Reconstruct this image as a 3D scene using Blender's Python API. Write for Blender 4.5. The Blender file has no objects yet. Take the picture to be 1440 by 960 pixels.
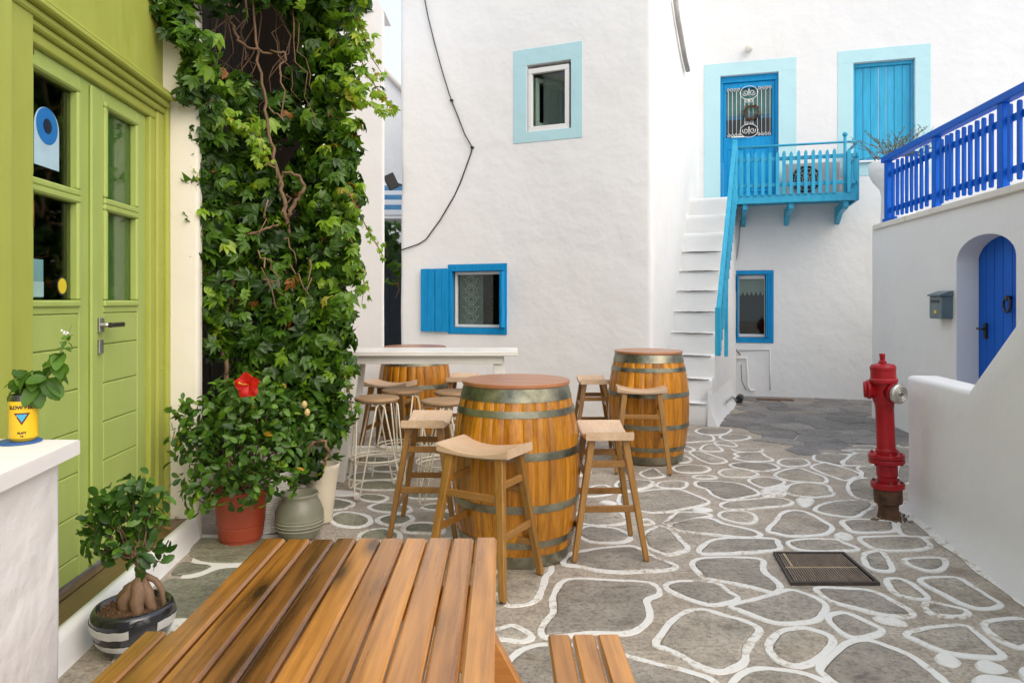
import bpy, bmesh, math, random
import numpy as np
from mathutils import Vector, Matrix, noise as mnoise

random.seed(7)
rng = np.random.default_rng(7)
C = bpy.context.scene.collection
scene = bpy.context.scene

# ------------------------------------------------------------------ camera, sky, sun, exposure
FPX, HX, HY, CAMH = 1000.0, 720.0, 424.0, 1.40      # focal length and horizon in photo pixels, eye height in metres
cam_data = bpy.data.cameras.new('camera')
cam_data.sensor_width = 36.0
cam_data.lens = 36.0 * FPX / 1440.0
cam_data.shift_y = -(480.0 - HY) / 1440.0
cam_data.clip_start = 0.05
cam_data.clip_end = 1000.0
cam = bpy.data.objects.new('camera', cam_data)
cam.location = (0, 0, CAMH)
cam.rotation_euler = (math.radians(90), 0, 0)
C.objects.link(cam)
scene.camera = cam

SUN_EL, SUN_AZ = math.radians(42), math.radians(140)   # azimuth from +Y clockwise: behind the camera, to the right
world = bpy.data.worlds.new('World')
scene.world = world
world.use_nodes = True
wn = world.node_tree
wn.nodes.clear()
sky = wn.nodes.new('ShaderNodeTexSky')
sky.sky_type = 'NISHITA'
sky.sun_disc = False
sky.sun_elevation = SUN_EL
sky.sun_rotation = SUN_AZ
sky.air_density = 1.0
sky.dust_density = 6.0
sky.ozone_density = 0.6
bg = wn.nodes.new('ShaderNodeBackground')
bg.inputs['Strength'].default_value = 0.15
wo = wn.nodes.new('ShaderNodeOutputWorld')
haze_mix = wn.nodes.new('ShaderNodeMix'); haze_mix.data_type = 'RGBA'      # thin bright cloud over the whole sky, the same everywhere
haze_mix.inputs[0].default_value = 0.55
haze_mix.inputs[7].default_value = (7.3, 7.9, 8.8, 1)
wn.links.new(sky.outputs[0], haze_mix.inputs[6])
wn.links.new(haze_mix.outputs[2], bg.inputs['Color'])
wn.links.new(bg.outputs[0], wo.inputs['Surface'])

sd = bpy.data.lights.new('sun', 'SUN')
sd.energy = 0.85
sd.angle = math.radians(60)
sd.color = (1.0, 0.90, 0.77)
sun = bpy.data.objects.new('sun', sd)
tosun = Vector((math.sin(SUN_AZ) * math.cos(SUN_EL), math.cos(SUN_AZ) * math.cos(SUN_EL), math.sin(SUN_EL)))
sun.rotation_euler = tosun.to_track_quat('Z', 'Y').to_euler()
sun.location = tosun * 30
C.objects.link(sun)

scene.view_settings.view_transform = 'Standard'
scene.view_settings.look = 'None'
scene.view_settings.gamma = 1.0
scene.view_settings.use_curve_mapping = False
scene.view_settings.exposure = 0.43
scene.cycles.max_bounces = 8
scene.cycles.diffuse_bounces = 5
scene.cycles.transparent_max_bounces = 12

# ------------------------------------------------------------------ helpers: pixels to places
def ground_at(px, py, z=0.0):
    Y = FPX * (CAMH - z) / (py - HY)
    return Vector(((px - HX) / FPX * Y, Y, z))
def at_depth(px, py, Y):
    return Vector(((px - HX) / FPX * Y, Y, CAMH + (HY - py) / FPX * Y))

class Fr:
    """upright wall frame: o = a plan point on it, d = plan direction, n = outward normal"""
    def __init__(s, o, d, n=None):
        s.o = Vector((o[0], o[1])); s.d = Vector((d[0], d[1])).normalized()
        s.n = Vector((n[0], n[1])).normalized() if n else Vector((-s.d.y, s.d.x))
    def p(s, u, z, o=0.0):
        return Vector((s.o.x + s.d.x * u + s.n.x * o, s.o.y + s.d.y * u + s.n.y * o, z))
    def hit(s, px, py, off=0.0):
        k = (px - HX) / FPX
        ox, oy = s.o.x + s.n.x * off, s.o.y + s.n.y * off
        u = (k * oy - ox) / (s.d.x - k * s.d.y)
        Y = oy + s.d.y * u
        return u, CAMH + (HY - py) / FPX * Y
    def rect(s, x0, y0, x1, y1, off=0.0):
        xm, ym = (x0 + x1) / 2, (y0 + y1) / 2
        ua, ub = s.hit(x0, ym, off)[0], s.hit(x1, ym, off)[0]
        zt, zb = s.hit(xm, y0, off)[1], s.hit(xm, y1, off)[1]
        return min(ua, ub), max(ua, ub), min(zt, zb), max(zt, zb)
    def off(s, o):
        return Fr((s.o.x + s.n.x * o, s.o.y + s.n.y * o), s.d, s.n)

# ------------------------------------------------------------------ helpers: meshes
class MB:
    def __init__(s): s.v, s.f, s.sm, s.mi = [], [], [], []
    def add(s, vs, fs, smooth=False, mi=0):
        b = len(s.v)
        s.v.extend([tuple(v) for v in vs])
        for f in fs:
            s.f.append([b + i for i in f]); s.sm.append(smooth); s.mi.append(mi)
        return s
    def obox(s, o, ax, ay, az, lo, hi, b=0.004, mi=0):
        """box with chamfered edges in the axes ax, ay, az from o"""
        o, ax, ay, az = Vector(o), Vector(ax), Vector(ay), Vector(az)
        b = min(b, 0.45 * min(hi[i] - lo[i] for i in range(3)))
        vs, idx = [], {}
        for i in (0, 1):
            for j in (0, 1):
                for k in (0, 1):
                    c = [(lo, hi)[(i, j, k)[a]][a] for a in range(3)]
                    sg = [1 if q == 0 else -1 for q in (i, j, k)]
                    for a in range(3):
                        q = [c[m] + (0 if m == a else sg[m] * b) for m in range(3)]
                        idx[(i, j, k, a)] = len(vs)
                        vs.append(o + ax * q[0] + ay * q[1] + az * q[2])
        fs = []
        for a in range(3):
            u, w = (a + 1) % 3, (a + 2) % 3
            for e in (0, 1):
                q = []
                for (m, n) in ((0, 0), (1, 0), (1, 1), (0, 1)):
                    t = [0, 0, 0]; t[a] = e; t[u] = m; t[w] = n
                    q.append(idx[(t[0], t[1], t[2], a)])
                fs.append(q if e else q[::-1])
            for m in (0, 1):
                for n in (0, 1):
                    q = []
                    for e in (0, 1):
                        t = [0, 0, 0]; t[a] = e; t[u] = m; t[w] = n
                        q.append((idx[(*t, u)], idx[(*t, w)]))
                    f = [q[0][0], q[0][1], q[1][1], q[1][0]]
                    fs.append(f if (m == n) else f[::-1])
        for i in (0, 1):
            for j in (0, 1):
                for k in (0, 1):
                    f = [idx[(i, j, k, 0)], idx[(i, j, k, 1)], idx[(i, j, k, 2)]]
                    fs.append(f if (i + j + k) % 2 else f[::-1])
        return s.add(vs, fs, False, mi)
    def box(s, lo, hi, b=0.004, mi=0):
        return s.obox((0, 0, 0), (1, 0, 0), (0, 1, 0), (0, 0, 1), lo, hi, b, mi)
    def wbox(s, F, u0, u1, z0, z1, o0, o1, b=0.004, mi=0):
        return s.obox((F.o.x, F.o.y, 0), (F.d.x, F.d.y, 0), (F.n.x, F.n.y, 0), (0, 0, 1), (u0, o0, z0), (u1, o1, z1), b, mi)
    def bar(s, a, c, w, t, up=(0, 0, 1), b=0.003, mi=0, w2=None):
        """rectangular bar from a to c; w across, t along up"""
        a, c = Vector(a), Vector(c); d = (c - a); L = d.length; d.normalize()
        upv = Vector(up); x = d.cross(upv)
        if x.length < 1e-4: x = d.cross(Vector((1, 0, 0)))
        x.normalize(); y = x.cross(d)
        return s.obox(a, d, x, y, (0, -w / 2, -t / 2), (L, w / 2, t / 2), b, mi)
    def tube(s, pts, rad, n=8, caps=True, mi=0, closed=False):
        pts = [Vector(p) for p in pts]
        if not hasattr(rad, '__len__'): rad = [rad] * len(pts)
        m = len(pts); vs, fs = [], []
        prev = None
        for i, p in enumerate(pts):
            if closed: t = pts[(i + 1) % m] - pts[i - 1]
            else: t = pts[min(i + 1, m - 1)] - pts[max(i - 1, 0)]
            t.normalize()
            if prev is None:
                a = Vector((0, 0, 1)) if abs(t.z) < 0.9 else Vector((1, 0, 0))
                x = t.cross(a).normalized()
            else:
                x = (prev - t * prev.dot(t)).normalized()
            prev = x; y = t.cross(x)
            for k in range(n):
                g = 2 * math.pi * k / n
                vs.append(p + (x * math.cos(g) + y * math.sin(g)) * rad[i])
        for i in range(m if closed else m - 1):
            j = (i + 1) % m
            for k in range(n):
                fs.append([i * n + k, i * n + (k + 1) % n, j * n + (k + 1) % n, j * n + k])
        s.add(vs, fs, True, mi)
        if caps and not closed:
            b = len(s.v) - len(vs)
            s.f.append([b + k for k in range(n)][::-1]); s.sm.append(False); s.mi.append(mi)
            s.f.append([b + (m - 1) * n + k for k in range(n)]); s.sm.append(False); s.mi.append(mi)
        return s
    def lathe(s, prof, n=32, o=(0, 0, 0), smooth=True, mi=0, caps=True):
        """prof = (radius, height) pairs; runs of equal points give sharp edges"""
        o = Vector(o); vs, fs = [], []
        for (r, z) in prof:
            for k in range(n):
                g = 2 * math.pi * k / n
                vs.append(o + Vector((r * math.cos(g), r * math.sin(g), z)))
        for i in range(len(prof) - 1):
            if prof[i] == prof[i + 1]: continue
            for k in range(n):
                fs.append([i * n + k, i * n + (k + 1) % n, (i + 1) * n + (k + 1) % n, (i + 1) * n + k])
        if caps:
            if prof[0][0] > 1e-4: fs.append(list(range(n))[::-1])
            if prof[-1][0] > 1e-4: fs.append([(len(prof) - 1) * n + k for k in range(n)])
        return s.add(vs, fs, smooth, mi)
    def prism(s, poly, o, ax, ay, az, d0, d1, mi=0):
        """poly in (ax, ay), extruded along az from d0 to d1"""
        o, ax, ay, az = Vector(o), Vector(ax), Vector(ay), Vector(az); n = len(poly)
        vs = [o + ax * a + ay * b + az * d0 for a, b in poly] + [o + ax * a + ay * b + az * d1 for a, b in poly]
        fs = [list(range(n))[::-1], [n + i for i in range(n)]] + [[i, (i + 1) % n, n + (i + 1) % n, n + i] for i in range(n)]
        return s.add(vs, fs, False, mi)
    def grid(s, rows, smooth=True, mi=0):
        nr, nc = len(rows), len(rows[0])
        vs = [p for r in rows for p in r]
        fs = [[i * nc + j, i * nc + j + 1, (i + 1) * nc + j + 1, (i + 1) * nc + j] for i in range(nr - 1) for j in range(nc - 1)]
        return s.add(vs, fs, smooth, mi)
    def mesh(s, name, mats, inv=None):
        me = bpy.data.meshes.new(name)
        vs = s.v if inv is None else [tuple(inv @ Vector(v)) for v in s.v]
        me.from_pydata(vs, [], s.f)
        me.polygons.foreach_set('use_smooth', s.sm)
        me.polygons.foreach_set('material_index', s.mi)
        for m in (mats if isinstance(mats, (list, tuple)) else [mats]): me.materials.append(m)
        me.update()
        return me
    def build(s, name, mats, parent=None, local=False, fix=False):
        inv = None
        if parent is not None and not local:
            inv = WM[parent.name].inverted()
        me = s.mesh(name, mats, inv)
        if fix:
            bm = bmesh.new(); bm.from_mesh(me); bmesh.ops.recalc_face_normals(bm, faces=bm.faces); bm.to_mesh(me); bm.free()
        return link(name, me, parent)

WM = {}
def link(name, me, parent=None):
    ob = bpy.data.objects.new(name, me); C.objects.link(ob)
    if parent is not None:
        ob.parent = parent; WM[ob.name] = WM[parent.name]
    else:
        WM[ob.name] = Matrix.Identity(4)
    return ob
def tag(o, label=None, cat=None, group=None, kind=None):
    if label: o['label'] = label
    if cat: o['category'] = cat
    if group: o['group'] = group
    if kind: o['kind'] = kind
    return o
def thing(name, label, cat, loc=(0, 0, 0), rz=0.0, group=None, tilt=(0, 0)):
    o = bpy.data.objects.new(name, None); C.objects.link(o)
    o.empty_display_size = 0.1
    o.location = loc; o.rotation_euler = (tilt[0], tilt[1], rz)
    from mathutils import Euler
    WM[o.name] = Matrix.Translation(Vector(loc)) @ Euler((tilt[0], tilt[1], rz)).to_matrix().to_4x4()
    return tag(o, label, cat, group)
def copy_tree(o, parent=None):
    c = o.copy(); C.objects.link(c); c.parent = parent
    for ch in list(o.children): copy_tree(ch, c)
    return c

# ------------------------------------------------------------------ helpers: materials
def new_mat(name):
    m = bpy.data.materials.new(name); m.use_nodes = True
    nt = m.node_tree
    return m, nt, nt.nodes['Principled BSDF']
def nd(nt, typ, **kw):
    n = nt.nodes.new(typ)
    for k, v in kw.items():
        if k in n.inputs: n.inputs[k].default_value = v
        else: setattr(n, k, v)
    return n
def lk(nt, a, ao, b, bi): nt.links.new(a.outputs[ao], b.inputs[bi])
def ramp(nt, stops):
    r = nt.nodes.new('ShaderNodeValToRGB')
    el = r.color_ramp.elements
    while len(el) < len(stops): el.new(0.5)
    for e, (p, c) in zip(el, stops):
        e.position = p; e.color = (*c, 1) if len(c) == 3 else c
    return r
def mixc(nt, fac, a, b, mode='MIX'):
    m = nt.nodes.new('ShaderNodeMix'); m.data_type = 'RGBA'; m.blend_type = mode
    for sock, v in ((m.inputs[0], fac), (m.inputs[6], a), (m.inputs[7], b)):
        if hasattr(v, 'links') or isinstance(v, bpy.types.NodeSocket): nt.links.new(v, sock)
        else: sock.default_value = v if not isinstance(v, tuple) else ((*v, 1) if len(v) == 3 else v)
    return m.outputs[2]
def coords(nt, kind='Object', scale=(1, 1, 1), rnd=False):
    tc = nt.nodes.new('ShaderNodeTexCoord')
    out = tc.outputs[kind]
    if rnd:
        oi = nt.nodes.new('ShaderNodeObjectInfo')
        mu = nd(nt, 'ShaderNodeMath', operation='MULTIPLY'); lk(nt, oi, 'Random', mu, 0); mu.inputs[1].default_value = 37.0
        ad = nd(nt, 'ShaderNodeVectorMath', operation='ADD'); nt.links.new(out, ad.inputs[0]); nt.links.new(mu.outputs[0], ad.inputs[1])
        out = ad.outputs[0]
    mp = nd(nt, 'ShaderNodeMapping'); mp.inputs['Scale'].default_value = scale
    nt.links.new(out, mp.inputs['Vector'])
    return mp.outputs[0]
def geo_pos(nt, scale=(1, 1, 1)):
    g = nt.nodes.new('ShaderNodeNewGeometry')
    mp = nd(nt, 'ShaderNodeMapping'); mp.inputs['Scale'].default_value = scale
    nt.links.new(g.outputs['Position'], mp.inputs['Vector'])
    return mp.outputs[0]
def noise_n(nt, vec, scale, detail=4, rough=0.55):
    n = nd(nt, 'ShaderNodeTexNoise', Scale=scale, Detail=detail, Roughness=rough)
    nt.links.new(vec, n.inputs['Vector'])
    return n.outputs[0]
def bump(nt, bs, height, strength=0.3, dist=0.01):
    b = nd(nt, 'ShaderNodeBump', Strength=strength, Distance=dist)
    nt.links.new(height, b.inputs['Height'])
    nt.links.new(b.outputs[0], bs.inputs['Normal'])
def mathn(nt, op, a, b):
    m = nd(nt, 'ShaderNodeMath', operation=op)
    for i, v in enumerate((a, b)):
        if isinstance(v, (int, float)): m.inputs[i].default_value = v
        else: nt.links.new(v, m.inputs[i])
    return m.outputs[0]

def m_plaster(name, col, stain=(0.62, 0.55, 0.42), amount=0.25, rough=0.85, bstr=0.35, streak=True):
    m, nt, bs = new_mat(name)
    v = geo_pos(nt)
    big = noise_n(nt, v, 0.9, 5, 0.6)
    r1 = ramp(nt, [(0.3, tuple(c * 0.965 for c in col)), (0.62, col)]); nt.links.new(big, r1.inputs[0])
    out = r1.outputs[0]
    vs_ = geo_pos(nt, (2.2, 2.2, 0.55))
    st = noise_n(nt, vs_, 1.6, 6, 0.7)
    r2 = ramp(nt, [(0.60, (0, 0, 0)), (0.80, (amount, amount, amount))]); nt.links.new(st, r2.inputs[0])
    out = mixc(nt, r2.outputs[0], out, stain)
    sp = noise_n(nt, v, 14, 4, 0.7)
    r3 = ramp(nt, [(0.70, (0, 0, 0)), (0.80, (amount * 0.9,) * 3)]); nt.links.new(sp, r3.inputs[0])
    out = mixc(nt, r3.outputs[0], out, tuple(c * 0.7 for c in col))
    nt.links.new(out, bs.inputs['Base Color'])
    bs.inputs['Roughness'].default_value = rough
    h = mathn(nt, 'ADD', mathn(nt, 'MULTIPLY', noise_n(nt, v, 2.6, 3), 4.0), mathn(nt, 'MULTIPLY', noise_n(nt, v, 38, 4, 0.6), 0.22))
    bump(nt, bs, h, bstr, 0.02)
    return m
def m_paint(name, col, rough=0.42, wear=0.15, grain=None, vary=0.0, wearcol=None, coat=0.0, spec=0.5):
    m, nt, bs = new_mat(name); bs.inputs['Specular IOR Level'].default_value = spec
    v = coords(nt, 'Object', grain or (1, 1, 1), rnd=True)
    n1 = noise_n(nt, v, 4, 5, 0.6)
    dk = tuple(c * (1 - wear) for c in col); lt = tuple(min(1, c * (1 + wear * 0.5) + 0.01) for c in col)
    r = ramp(nt, [(0.3, dk), (0.7, lt)]); nt.links.new(n1, r.inputs[0])
    out = r.outputs[0]
    if wearcol:
        r2 = ramp(nt, [(0.63, (0, 0, 0)), (0.72, (0.7,) * 3)]); nt.links.new(noise_n(nt, v, 9, 6, 0.7), r2.inputs[0])
        out = mixc(nt, r2.outputs[0], out, wearcol)
    if vary:
        oi = nt.nodes.new('ShaderNodeObjectInfo')
        r4 = ramp(nt, [(0, (1 - vary,) * 3), (1, (1 + vary,) * 3)]); nt.links.new(oi.outputs['Random'], r4.inputs[0])
        out = mixc(nt, 1.0, out, r4.outputs[0], 'MULTIPLY')
    nt.links.new(out, bs.inputs['Base Color'])
    rr = ramp(nt, [(0.3, (rough * 0.8,) * 3), (0.7, (min(1, rough * 1.25),) * 3)]); nt.links.new(n1, rr.inputs[0])
    nt.links.new(rr.outputs[0], bs.inputs['Roughness'])
    if coat: bs.inputs['Coat Weight'].default_value = coat
    bump(nt, bs, noise_n(nt, v, 22, 4), 0.12, 0.006)
    return m
def m_wood(name, dark, light, axis, rough=0.45, fine=1.0, knots=0.0, vary=0.25, coat=0.0, bstr=0.2, contrast=(0.3, 0.72), dirt=0.0):
    m, nt, bs = new_mat(name)
    sc = [9.0 * fine] * 3; sc[axis] = 0.7 * fine
    v = coords(nt, 'Object', tuple(sc), rnd=True)
    n1 = noise_n(nt, v, 2.0, 6, 0.62)
    sc2 = [60.0 * fine] * 3; sc2[axis] = 2.0 * fine
    v2 = coords(nt, 'Object', tuple(sc2), rnd=True)
    n2 = noise_n(nt, v2, 1.5, 4, 0.6)
    f = mathn(nt, 'ADD', mathn(nt, 'MULTIPLY', n1, 0.60), mathn(nt, 'MULTIPLY', n2, 0.40))
    mid = tuple((a + b) / 2 for a, b in zip(dark, light))
    r = ramp(nt, [(contrast[0], dark), ((contrast[0] + contrast[1]) / 2, mid), (contrast[1], light)]); nt.links.new(f, r.inputs[0])
    out = r.outputs[0]
    if knots:
        sk = [8.0] * 3; sk[axis] = 2.2; sk[0 if axis == 2 else 2] = 0.0
        vo = nd(nt, 'ShaderNodeTexVoronoi', Scale=1.0, Randomness=1.0)
        nt.links.new(coords(nt, 'Object', tuple(sk), rnd=True), vo.inputs['Vector'])
        rk = ramp(nt, [(0.07, (knots,) * 3), (0.12, (knots * 0.6,) * 3), (0.24, (knots * 0.15,) * 3), (0.38, (0, 0, 0))]); lk(nt, vo, 'Distance', rk, 0)
        out = mixc(nt, rk.outputs[0], out, tuple(c * 0.22 for c in dark))
    if dirt:
        rd = ramp(nt, [(0.55, (0, 0, 0)), (0.75, (dirt,) * 3)])
        sd_ = [3.0] * 3; sd_[axis] = 1.2
        nt.links.new(noise_n(nt, coords(nt, 'Object', tuple(sd_), rnd=True), 1.3, 5, 0.65), rd.inputs[0])
        out = mixc(nt, rd.outputs[0], out, tuple(c * 0.45 for c in dark))
    oi = nt.nodes.new('ShaderNodeObjectInfo')
    r4 = ramp(nt, [(0, (1 - vary, 1 - vary * 1.1, 1 - vary * 1.2)), (0.5, (1, 1, 1)), (1, (1 + vary * 0.6, 1 + vary * 0.5, 1 + vary * 0.4))]); nt.links.new(oi.outputs['Random'], r4.inputs[0])
    out = mixc(nt, 1.0, out, r4.outputs[0], 'MULTIPLY')
    nt.links.new(out, bs.inputs['Base Color'])
    rr = ramp(nt, [(0.3, (rough * 0.8,) * 3), (0.7, (min(1, rough * 1.3),) * 3)]); nt.links.new(n1, rr.inputs[0])
    nt.links.new(rr.outputs[0], bs.inputs['Roughness'])
    if coat:
        bs.inputs['Coat Weight'].default_value = coat; bs.inputs['Coat Roughness'].default_value = 0.22
    bump(nt, bs, f, bstr, 0.004)
    return m
def m_metal(name, c1, c2, rough=0.45, metallic=0.9, scale=8):
    m, nt, bs = new_mat(name)
    v = coords(nt, 'Object', rnd=True)
    n1 = noise_n(nt, v, scale, 6, 0.65)
    r = ramp(nt, [(0.3, c1), (0.7, c2)]); nt.links.new(n1, r.inputs[0])
    nt.links.new(r.outputs[0], bs.inputs['Base Color'])
    bs.inputs['Metallic'].default_value = metallic
    rr = ramp(nt, [(0.3, (rough * 0.7,) * 3), (0.7, (min(1, rough * 1.3),) * 3)]); nt.links.new(n1, rr.inputs[0])
    nt.links.new(rr.outputs[0], bs.inputs['Roughness'])
    bump(nt, bs, n1, 0.15, 0.004)
    return m
def m_plain(name, col, rough=0.6, metallic=0.0, spec=0.5):
    m, nt, bs = new_mat(name)
    n1 = noise_n(nt, coords(nt, 'Object', rnd=True), 12, 4)
    r = ramp(nt, [(0.3, tuple(c * 0.88 for c in col)), (0.7, tuple(min(1, c * 1.08) for c in col))]); nt.links.new(n1, r.inputs[0])
    nt.links.new(r.outputs[0], bs.inputs['Base Color'])
    bs.inputs['Roughness'].default_value = rough; bs.inputs['Metallic'].default_value = metallic
    bs.inputs['Specular IOR Level'].default_value = spec
    return m
def m_glass(name, tint=(0.75, 0.82, 0.78), refl=1.0, rough=0.03):
    m, nt, bs = new_mat(name)
    nt.nodes.remove(bs)
    tr = nd(nt, 'ShaderNodeBsdfTransparent'); tr.inputs[0].default_value = (*tint, 1)
    gl = nd(nt, 'ShaderNodeBsdfGlossy'); gl.inputs['Roughness'].default_value = rough
    lw = nd(nt, 'ShaderNodeLayerWeight', Blend=0.5)
    fm = mathn(nt, 'MULTIPLY', mathn(nt, 'ADD', mathn(nt, 'MULTIPLY', mathn(nt, 'POWER', lw.outputs['Facing'], 5.0), 0.96), 0.04), refl)
    mx = nd(nt, 'ShaderNodeMixShader'); nt.links.new(fm, mx.inputs[0]); nt.links.new(tr.outputs[0], mx.inputs[1]); nt.links.new(gl.outputs[0], mx.inputs[2])
    nt.links.new(mx.outputs[0], nt.nodes['Material Output'].inputs[0])
    return m
def m_leaf(name, stops, rough=0.45, trans=0.35, attr=True):
    m, nt, bs = new_mat(name)
    oi = nt.nodes.new('ShaderNodeObjectInfo')
    f = oi.outputs['Random']
    if attr:
        at = nd(nt, 'ShaderNodeAttribute'); at.attribute_name = 'tint'
        f = at.outputs['Fac']
    r = ramp(nt, stops); nt.links.new(f, r.inputs[0])
    g = noise_n(nt, geo_pos(nt), 30, 3)
    rg = ramp(nt, [(0.3, (0.82,) * 3), (0.7, (1.12,) * 3)]); nt.links.new(g, rg.inputs[0])
    col = mixc(nt, 1.0, r.outputs[0], rg.outputs[0], 'MULTIPLY')
    nt.links.new(col, bs.inputs['Base Color'])
    bs.inputs['Roughness'].default_value = rough
    tl = nd(nt, 'ShaderNodeBsdfTranslucent')
    ty = mixc(nt, 1.0, col, (1.5, 1.55, 0.6), 'MULTIPLY'); nt.links.new(ty, tl.inputs[0])
    mx = nd(nt, 'ShaderNodeMixShader'); mx.inputs[0].default_value = trans
    nt.links.new(bs.outputs[0], mx.inputs[1]); nt.links.new(tl.outputs[0], mx.inputs[2])
    nt.links.new(mx.outputs[0], nt.nodes['Material Output'].inputs[0])
    return m

# ------------------------------------------------------------------ materials
M_WHITE = m_plaster('white_plaster', (0.80, 0.80, 0.79), stain=(0.66, 0.62, 0.55), amount=0.12, bstr=0.24)
M_WHITE2 = m_plaster('white_plaster_smooth', (0.79, 0.79, 0.79), amount=0.12, bstr=0.18)
M_STAINED = m_plaster('white_plaster_stained', (0.73, 0.74, 0.745), stain=(0.55, 0.50, 0.40), amount=0.38, bstr=0.24)
M_CREAM = m_plaster('cream_plaster', (0.79, 0.74, 0.63), amount=0.10, bstr=0.15)
M_AQUA = m_plaster('pale_aqua_limewash', (0.44, 0.68, 0.73), stain=(0.6, 0.7, 0.7), amount=0.2, bstr=0.2)
M_BLUE = m_paint('window_blue_paint', (0.0, 0.25, 0.56), wear=0.12, grain=(6, 6, 1), spec=0.2)
M_DOORBLUE = m_paint('door_blue_paint', (0.0, 0.27, 0.58), wear=0.1, grain=(5, 5, 1), spec=0.2)
M_CYAN = m_paint('balcony_cyan_paint', (0.010, 0.35, 0.57), wear=0.16, grain=(6, 6, 1), vary=0.08, wearcol=(0.10, 0.45, 0.62))
M_SHUT = m_paint('shutter_cyan_paint', (0.006, 0.36, 0.60), wear=0.18, grain=(7, 7, 0.8), wearcol=(0.14, 0.52, 0.68))
M_DEEP = m_paint('fence_deep_blue_paint', (0.0, 0.105, 0.55), wear=0.12, rough=0.5, vary=0.08, spec=0.15)
M_GREEN = m_paint('green_door_paint', (0.39, 0.48, 0.125), wear=0.05, rough=0.42, grain=(3, 3, 1), spec=0.3)
M_GREEN2 = m_paint('green_frame_paint', (0.39, 0.42, 0.075), wear=0.05, rough=0.45, grain=(3, 3, 1), spec=0.3)
M_WFRAME = m_paint('white_window_paint', (0.76, 0.76, 0.74), wear=0.06, rough=0.4)
M_WTABLE = m_paint('white_table_paint', (0.78, 0.76, 0.71), wear=0.08, rough=0.35)
M_WIRE = m_paint('cream_wire_paint', (0.72, 0.66, 0.52), wear=0.12, rough=0.4)
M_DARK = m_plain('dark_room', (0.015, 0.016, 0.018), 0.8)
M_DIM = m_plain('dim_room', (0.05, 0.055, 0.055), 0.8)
M_SHADEWOOD = m_wood('shade_timber', (0.005, 0.004, 0.003), (0.014, 0.010, 0.007), 2, rough=0.8)  # near-black boards, shade of the recess put into the colour
M_SHADEWOOD.node_tree.nodes['Principled BSDF'].inputs['Specular IOR Level'].default_value = 0.08
M_GLASS = m_glass('window_glass', refl=1.0)
M_GLASSD = m_glass('door_glass', (0.70, 0.76, 0.70), 1.0)
M_BLACK = m_plain('black_metal', (0.012, 0.012, 0.014), 0.45)
M_STEEL = m_metal('brushed_steel', (0.42, 0.41, 0.38), (0.62, 0.6, 0.56), 0.35)
M_BRASS = m_metal('old_brass', (0.30, 0.17, 0.05), (0.5, 0.3, 0.1), 0.4)
M_HOOP = m_metal('galvanised_hoop', (0.10, 0.105, 0.075), (0.46, 0.44, 0.33), 0.42, 0.85, 6)
M_STAVE = m_wood('barrel_oak', (0.27, 0.085, 0.003), (0.66, 0.285, 0.010), 2, rough=0.36, fine=1.0, knots=0.5, vary=0.34, coat=0.3, bstr=0.12, dirt=0.35, contrast=(0.36, 0.64))
M_LID = m_wood('barrel_lid_wood', (0.30, 0.115, 0.045), (0.46, 0.20, 0.09), 0, rough=0.38, fine=0.7, vary=0.12, coat=0.25)
M_STOOL = m_wood('stool_brown_wood', (0.20, 0.088, 0.013), (0.42, 0.215, 0.042), 2, rough=0.42, vary=0.18, coat=0.2)
M_SEAT = m_wood('stool_seat_wood', (0.50, 0.33, 0.20), (0.70, 0.52, 0.36), 0, rough=0.5, fine=0.8, vary=0.12)
M_SEATR = m_wood('round_seat_wood', (0.26, 0.15, 0.07), (0.44, 0.29, 0.16), 0, rough=0.5, fine=0.8, vary=0.12)
M_PLANK = m_wood('varnished_pine', (0.10, 0.030, 0.004), (0.42, 0.175, 0.022), 1, rough=0.28, fine=0.9, knots=0.95, vary=0.30, coat=0.6, bstr=0.15, dirt=0.6, contrast=(0.38, 0.62))
M_PLANKD = m_wood('varnished_pine_dark', (0.055, 0.018, 0.003), (0.24, 0.095, 0.014), 1, rough=0.28, fine=1.0, knots=0.95, vary=0.2, coat=0.6, bstr=0.2, dirt=0.5, contrast=(0.40, 0.60))
M_PLANK_SHEEN = m_wood('varnished_pine_sheen', (0.25, 0.088, 0.010), (0.60, 0.262, 0.050), 1, rough=0.30, fine=0.8, knots=0.95, vary=0.24, coat=0.6, bstr=0.12, dirt=0.3, contrast=(0.36, 0.60))  # paler pine, sheen reflected from the white facade put into the colour
M_BEAM = m_wood('pine_beam', (0.30, 0.11, 0.018), (0.50, 0.22, 0.045), 0, rough=0.35, fine=0.9, knots=0.5, vary=0.12, coat=0.4)
M_STEPWOOD = m_wood('step_board_wood', (0.055, 0.032, 0.014), (0.19, 0.11, 0.045), 1, rough=0.35, fine=0.6, vary=0.15, coat=0.3)
M_TERRA = m_paint('terracotta_plastic', (0.33, 0.050, 0.018), wear=0.12, rough=0.42)
M_RED = m_paint('hydrant_red_paint', (0.33, 0.003, 0.009), wear=0.22, rough=0.36, spec=0.3, wearcol=(0.16, 0.012, 0.012))
M_RUST = m_metal('rusted_iron', (0.035, 0.018, 0.012), (0.20, 0.10, 0.05), 0.75, 0.3, 14)
M_IRON = m_metal('cast_iron', (0.035, 0.030, 0.028), (0.12, 0.095, 0.08), 0.6, 0.5, 20)
M_SOIL = m_plain('soil', (0.085, 0.045, 0.022), 0.95)
M_STEM = m_wood('vine_stem_bark', (0.10, 0.055, 0.032), (0.30, 0.185, 0.11), 2, rough=0.8)
M_LIMB = m_wood('ficus_bark', (0.11, 0.062, 0.035), (0.27, 0.165, 0.10), 2, rough=0.7, vary=0.05)
M_GREYPLASTIC = m_plain('grey_blue_plastic', (0.11, 0.16, 0.18), 0.4)
M_ACGREY = m_plain('ac_grey', (0.33, 0.33, 0.32), 0.5)
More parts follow.
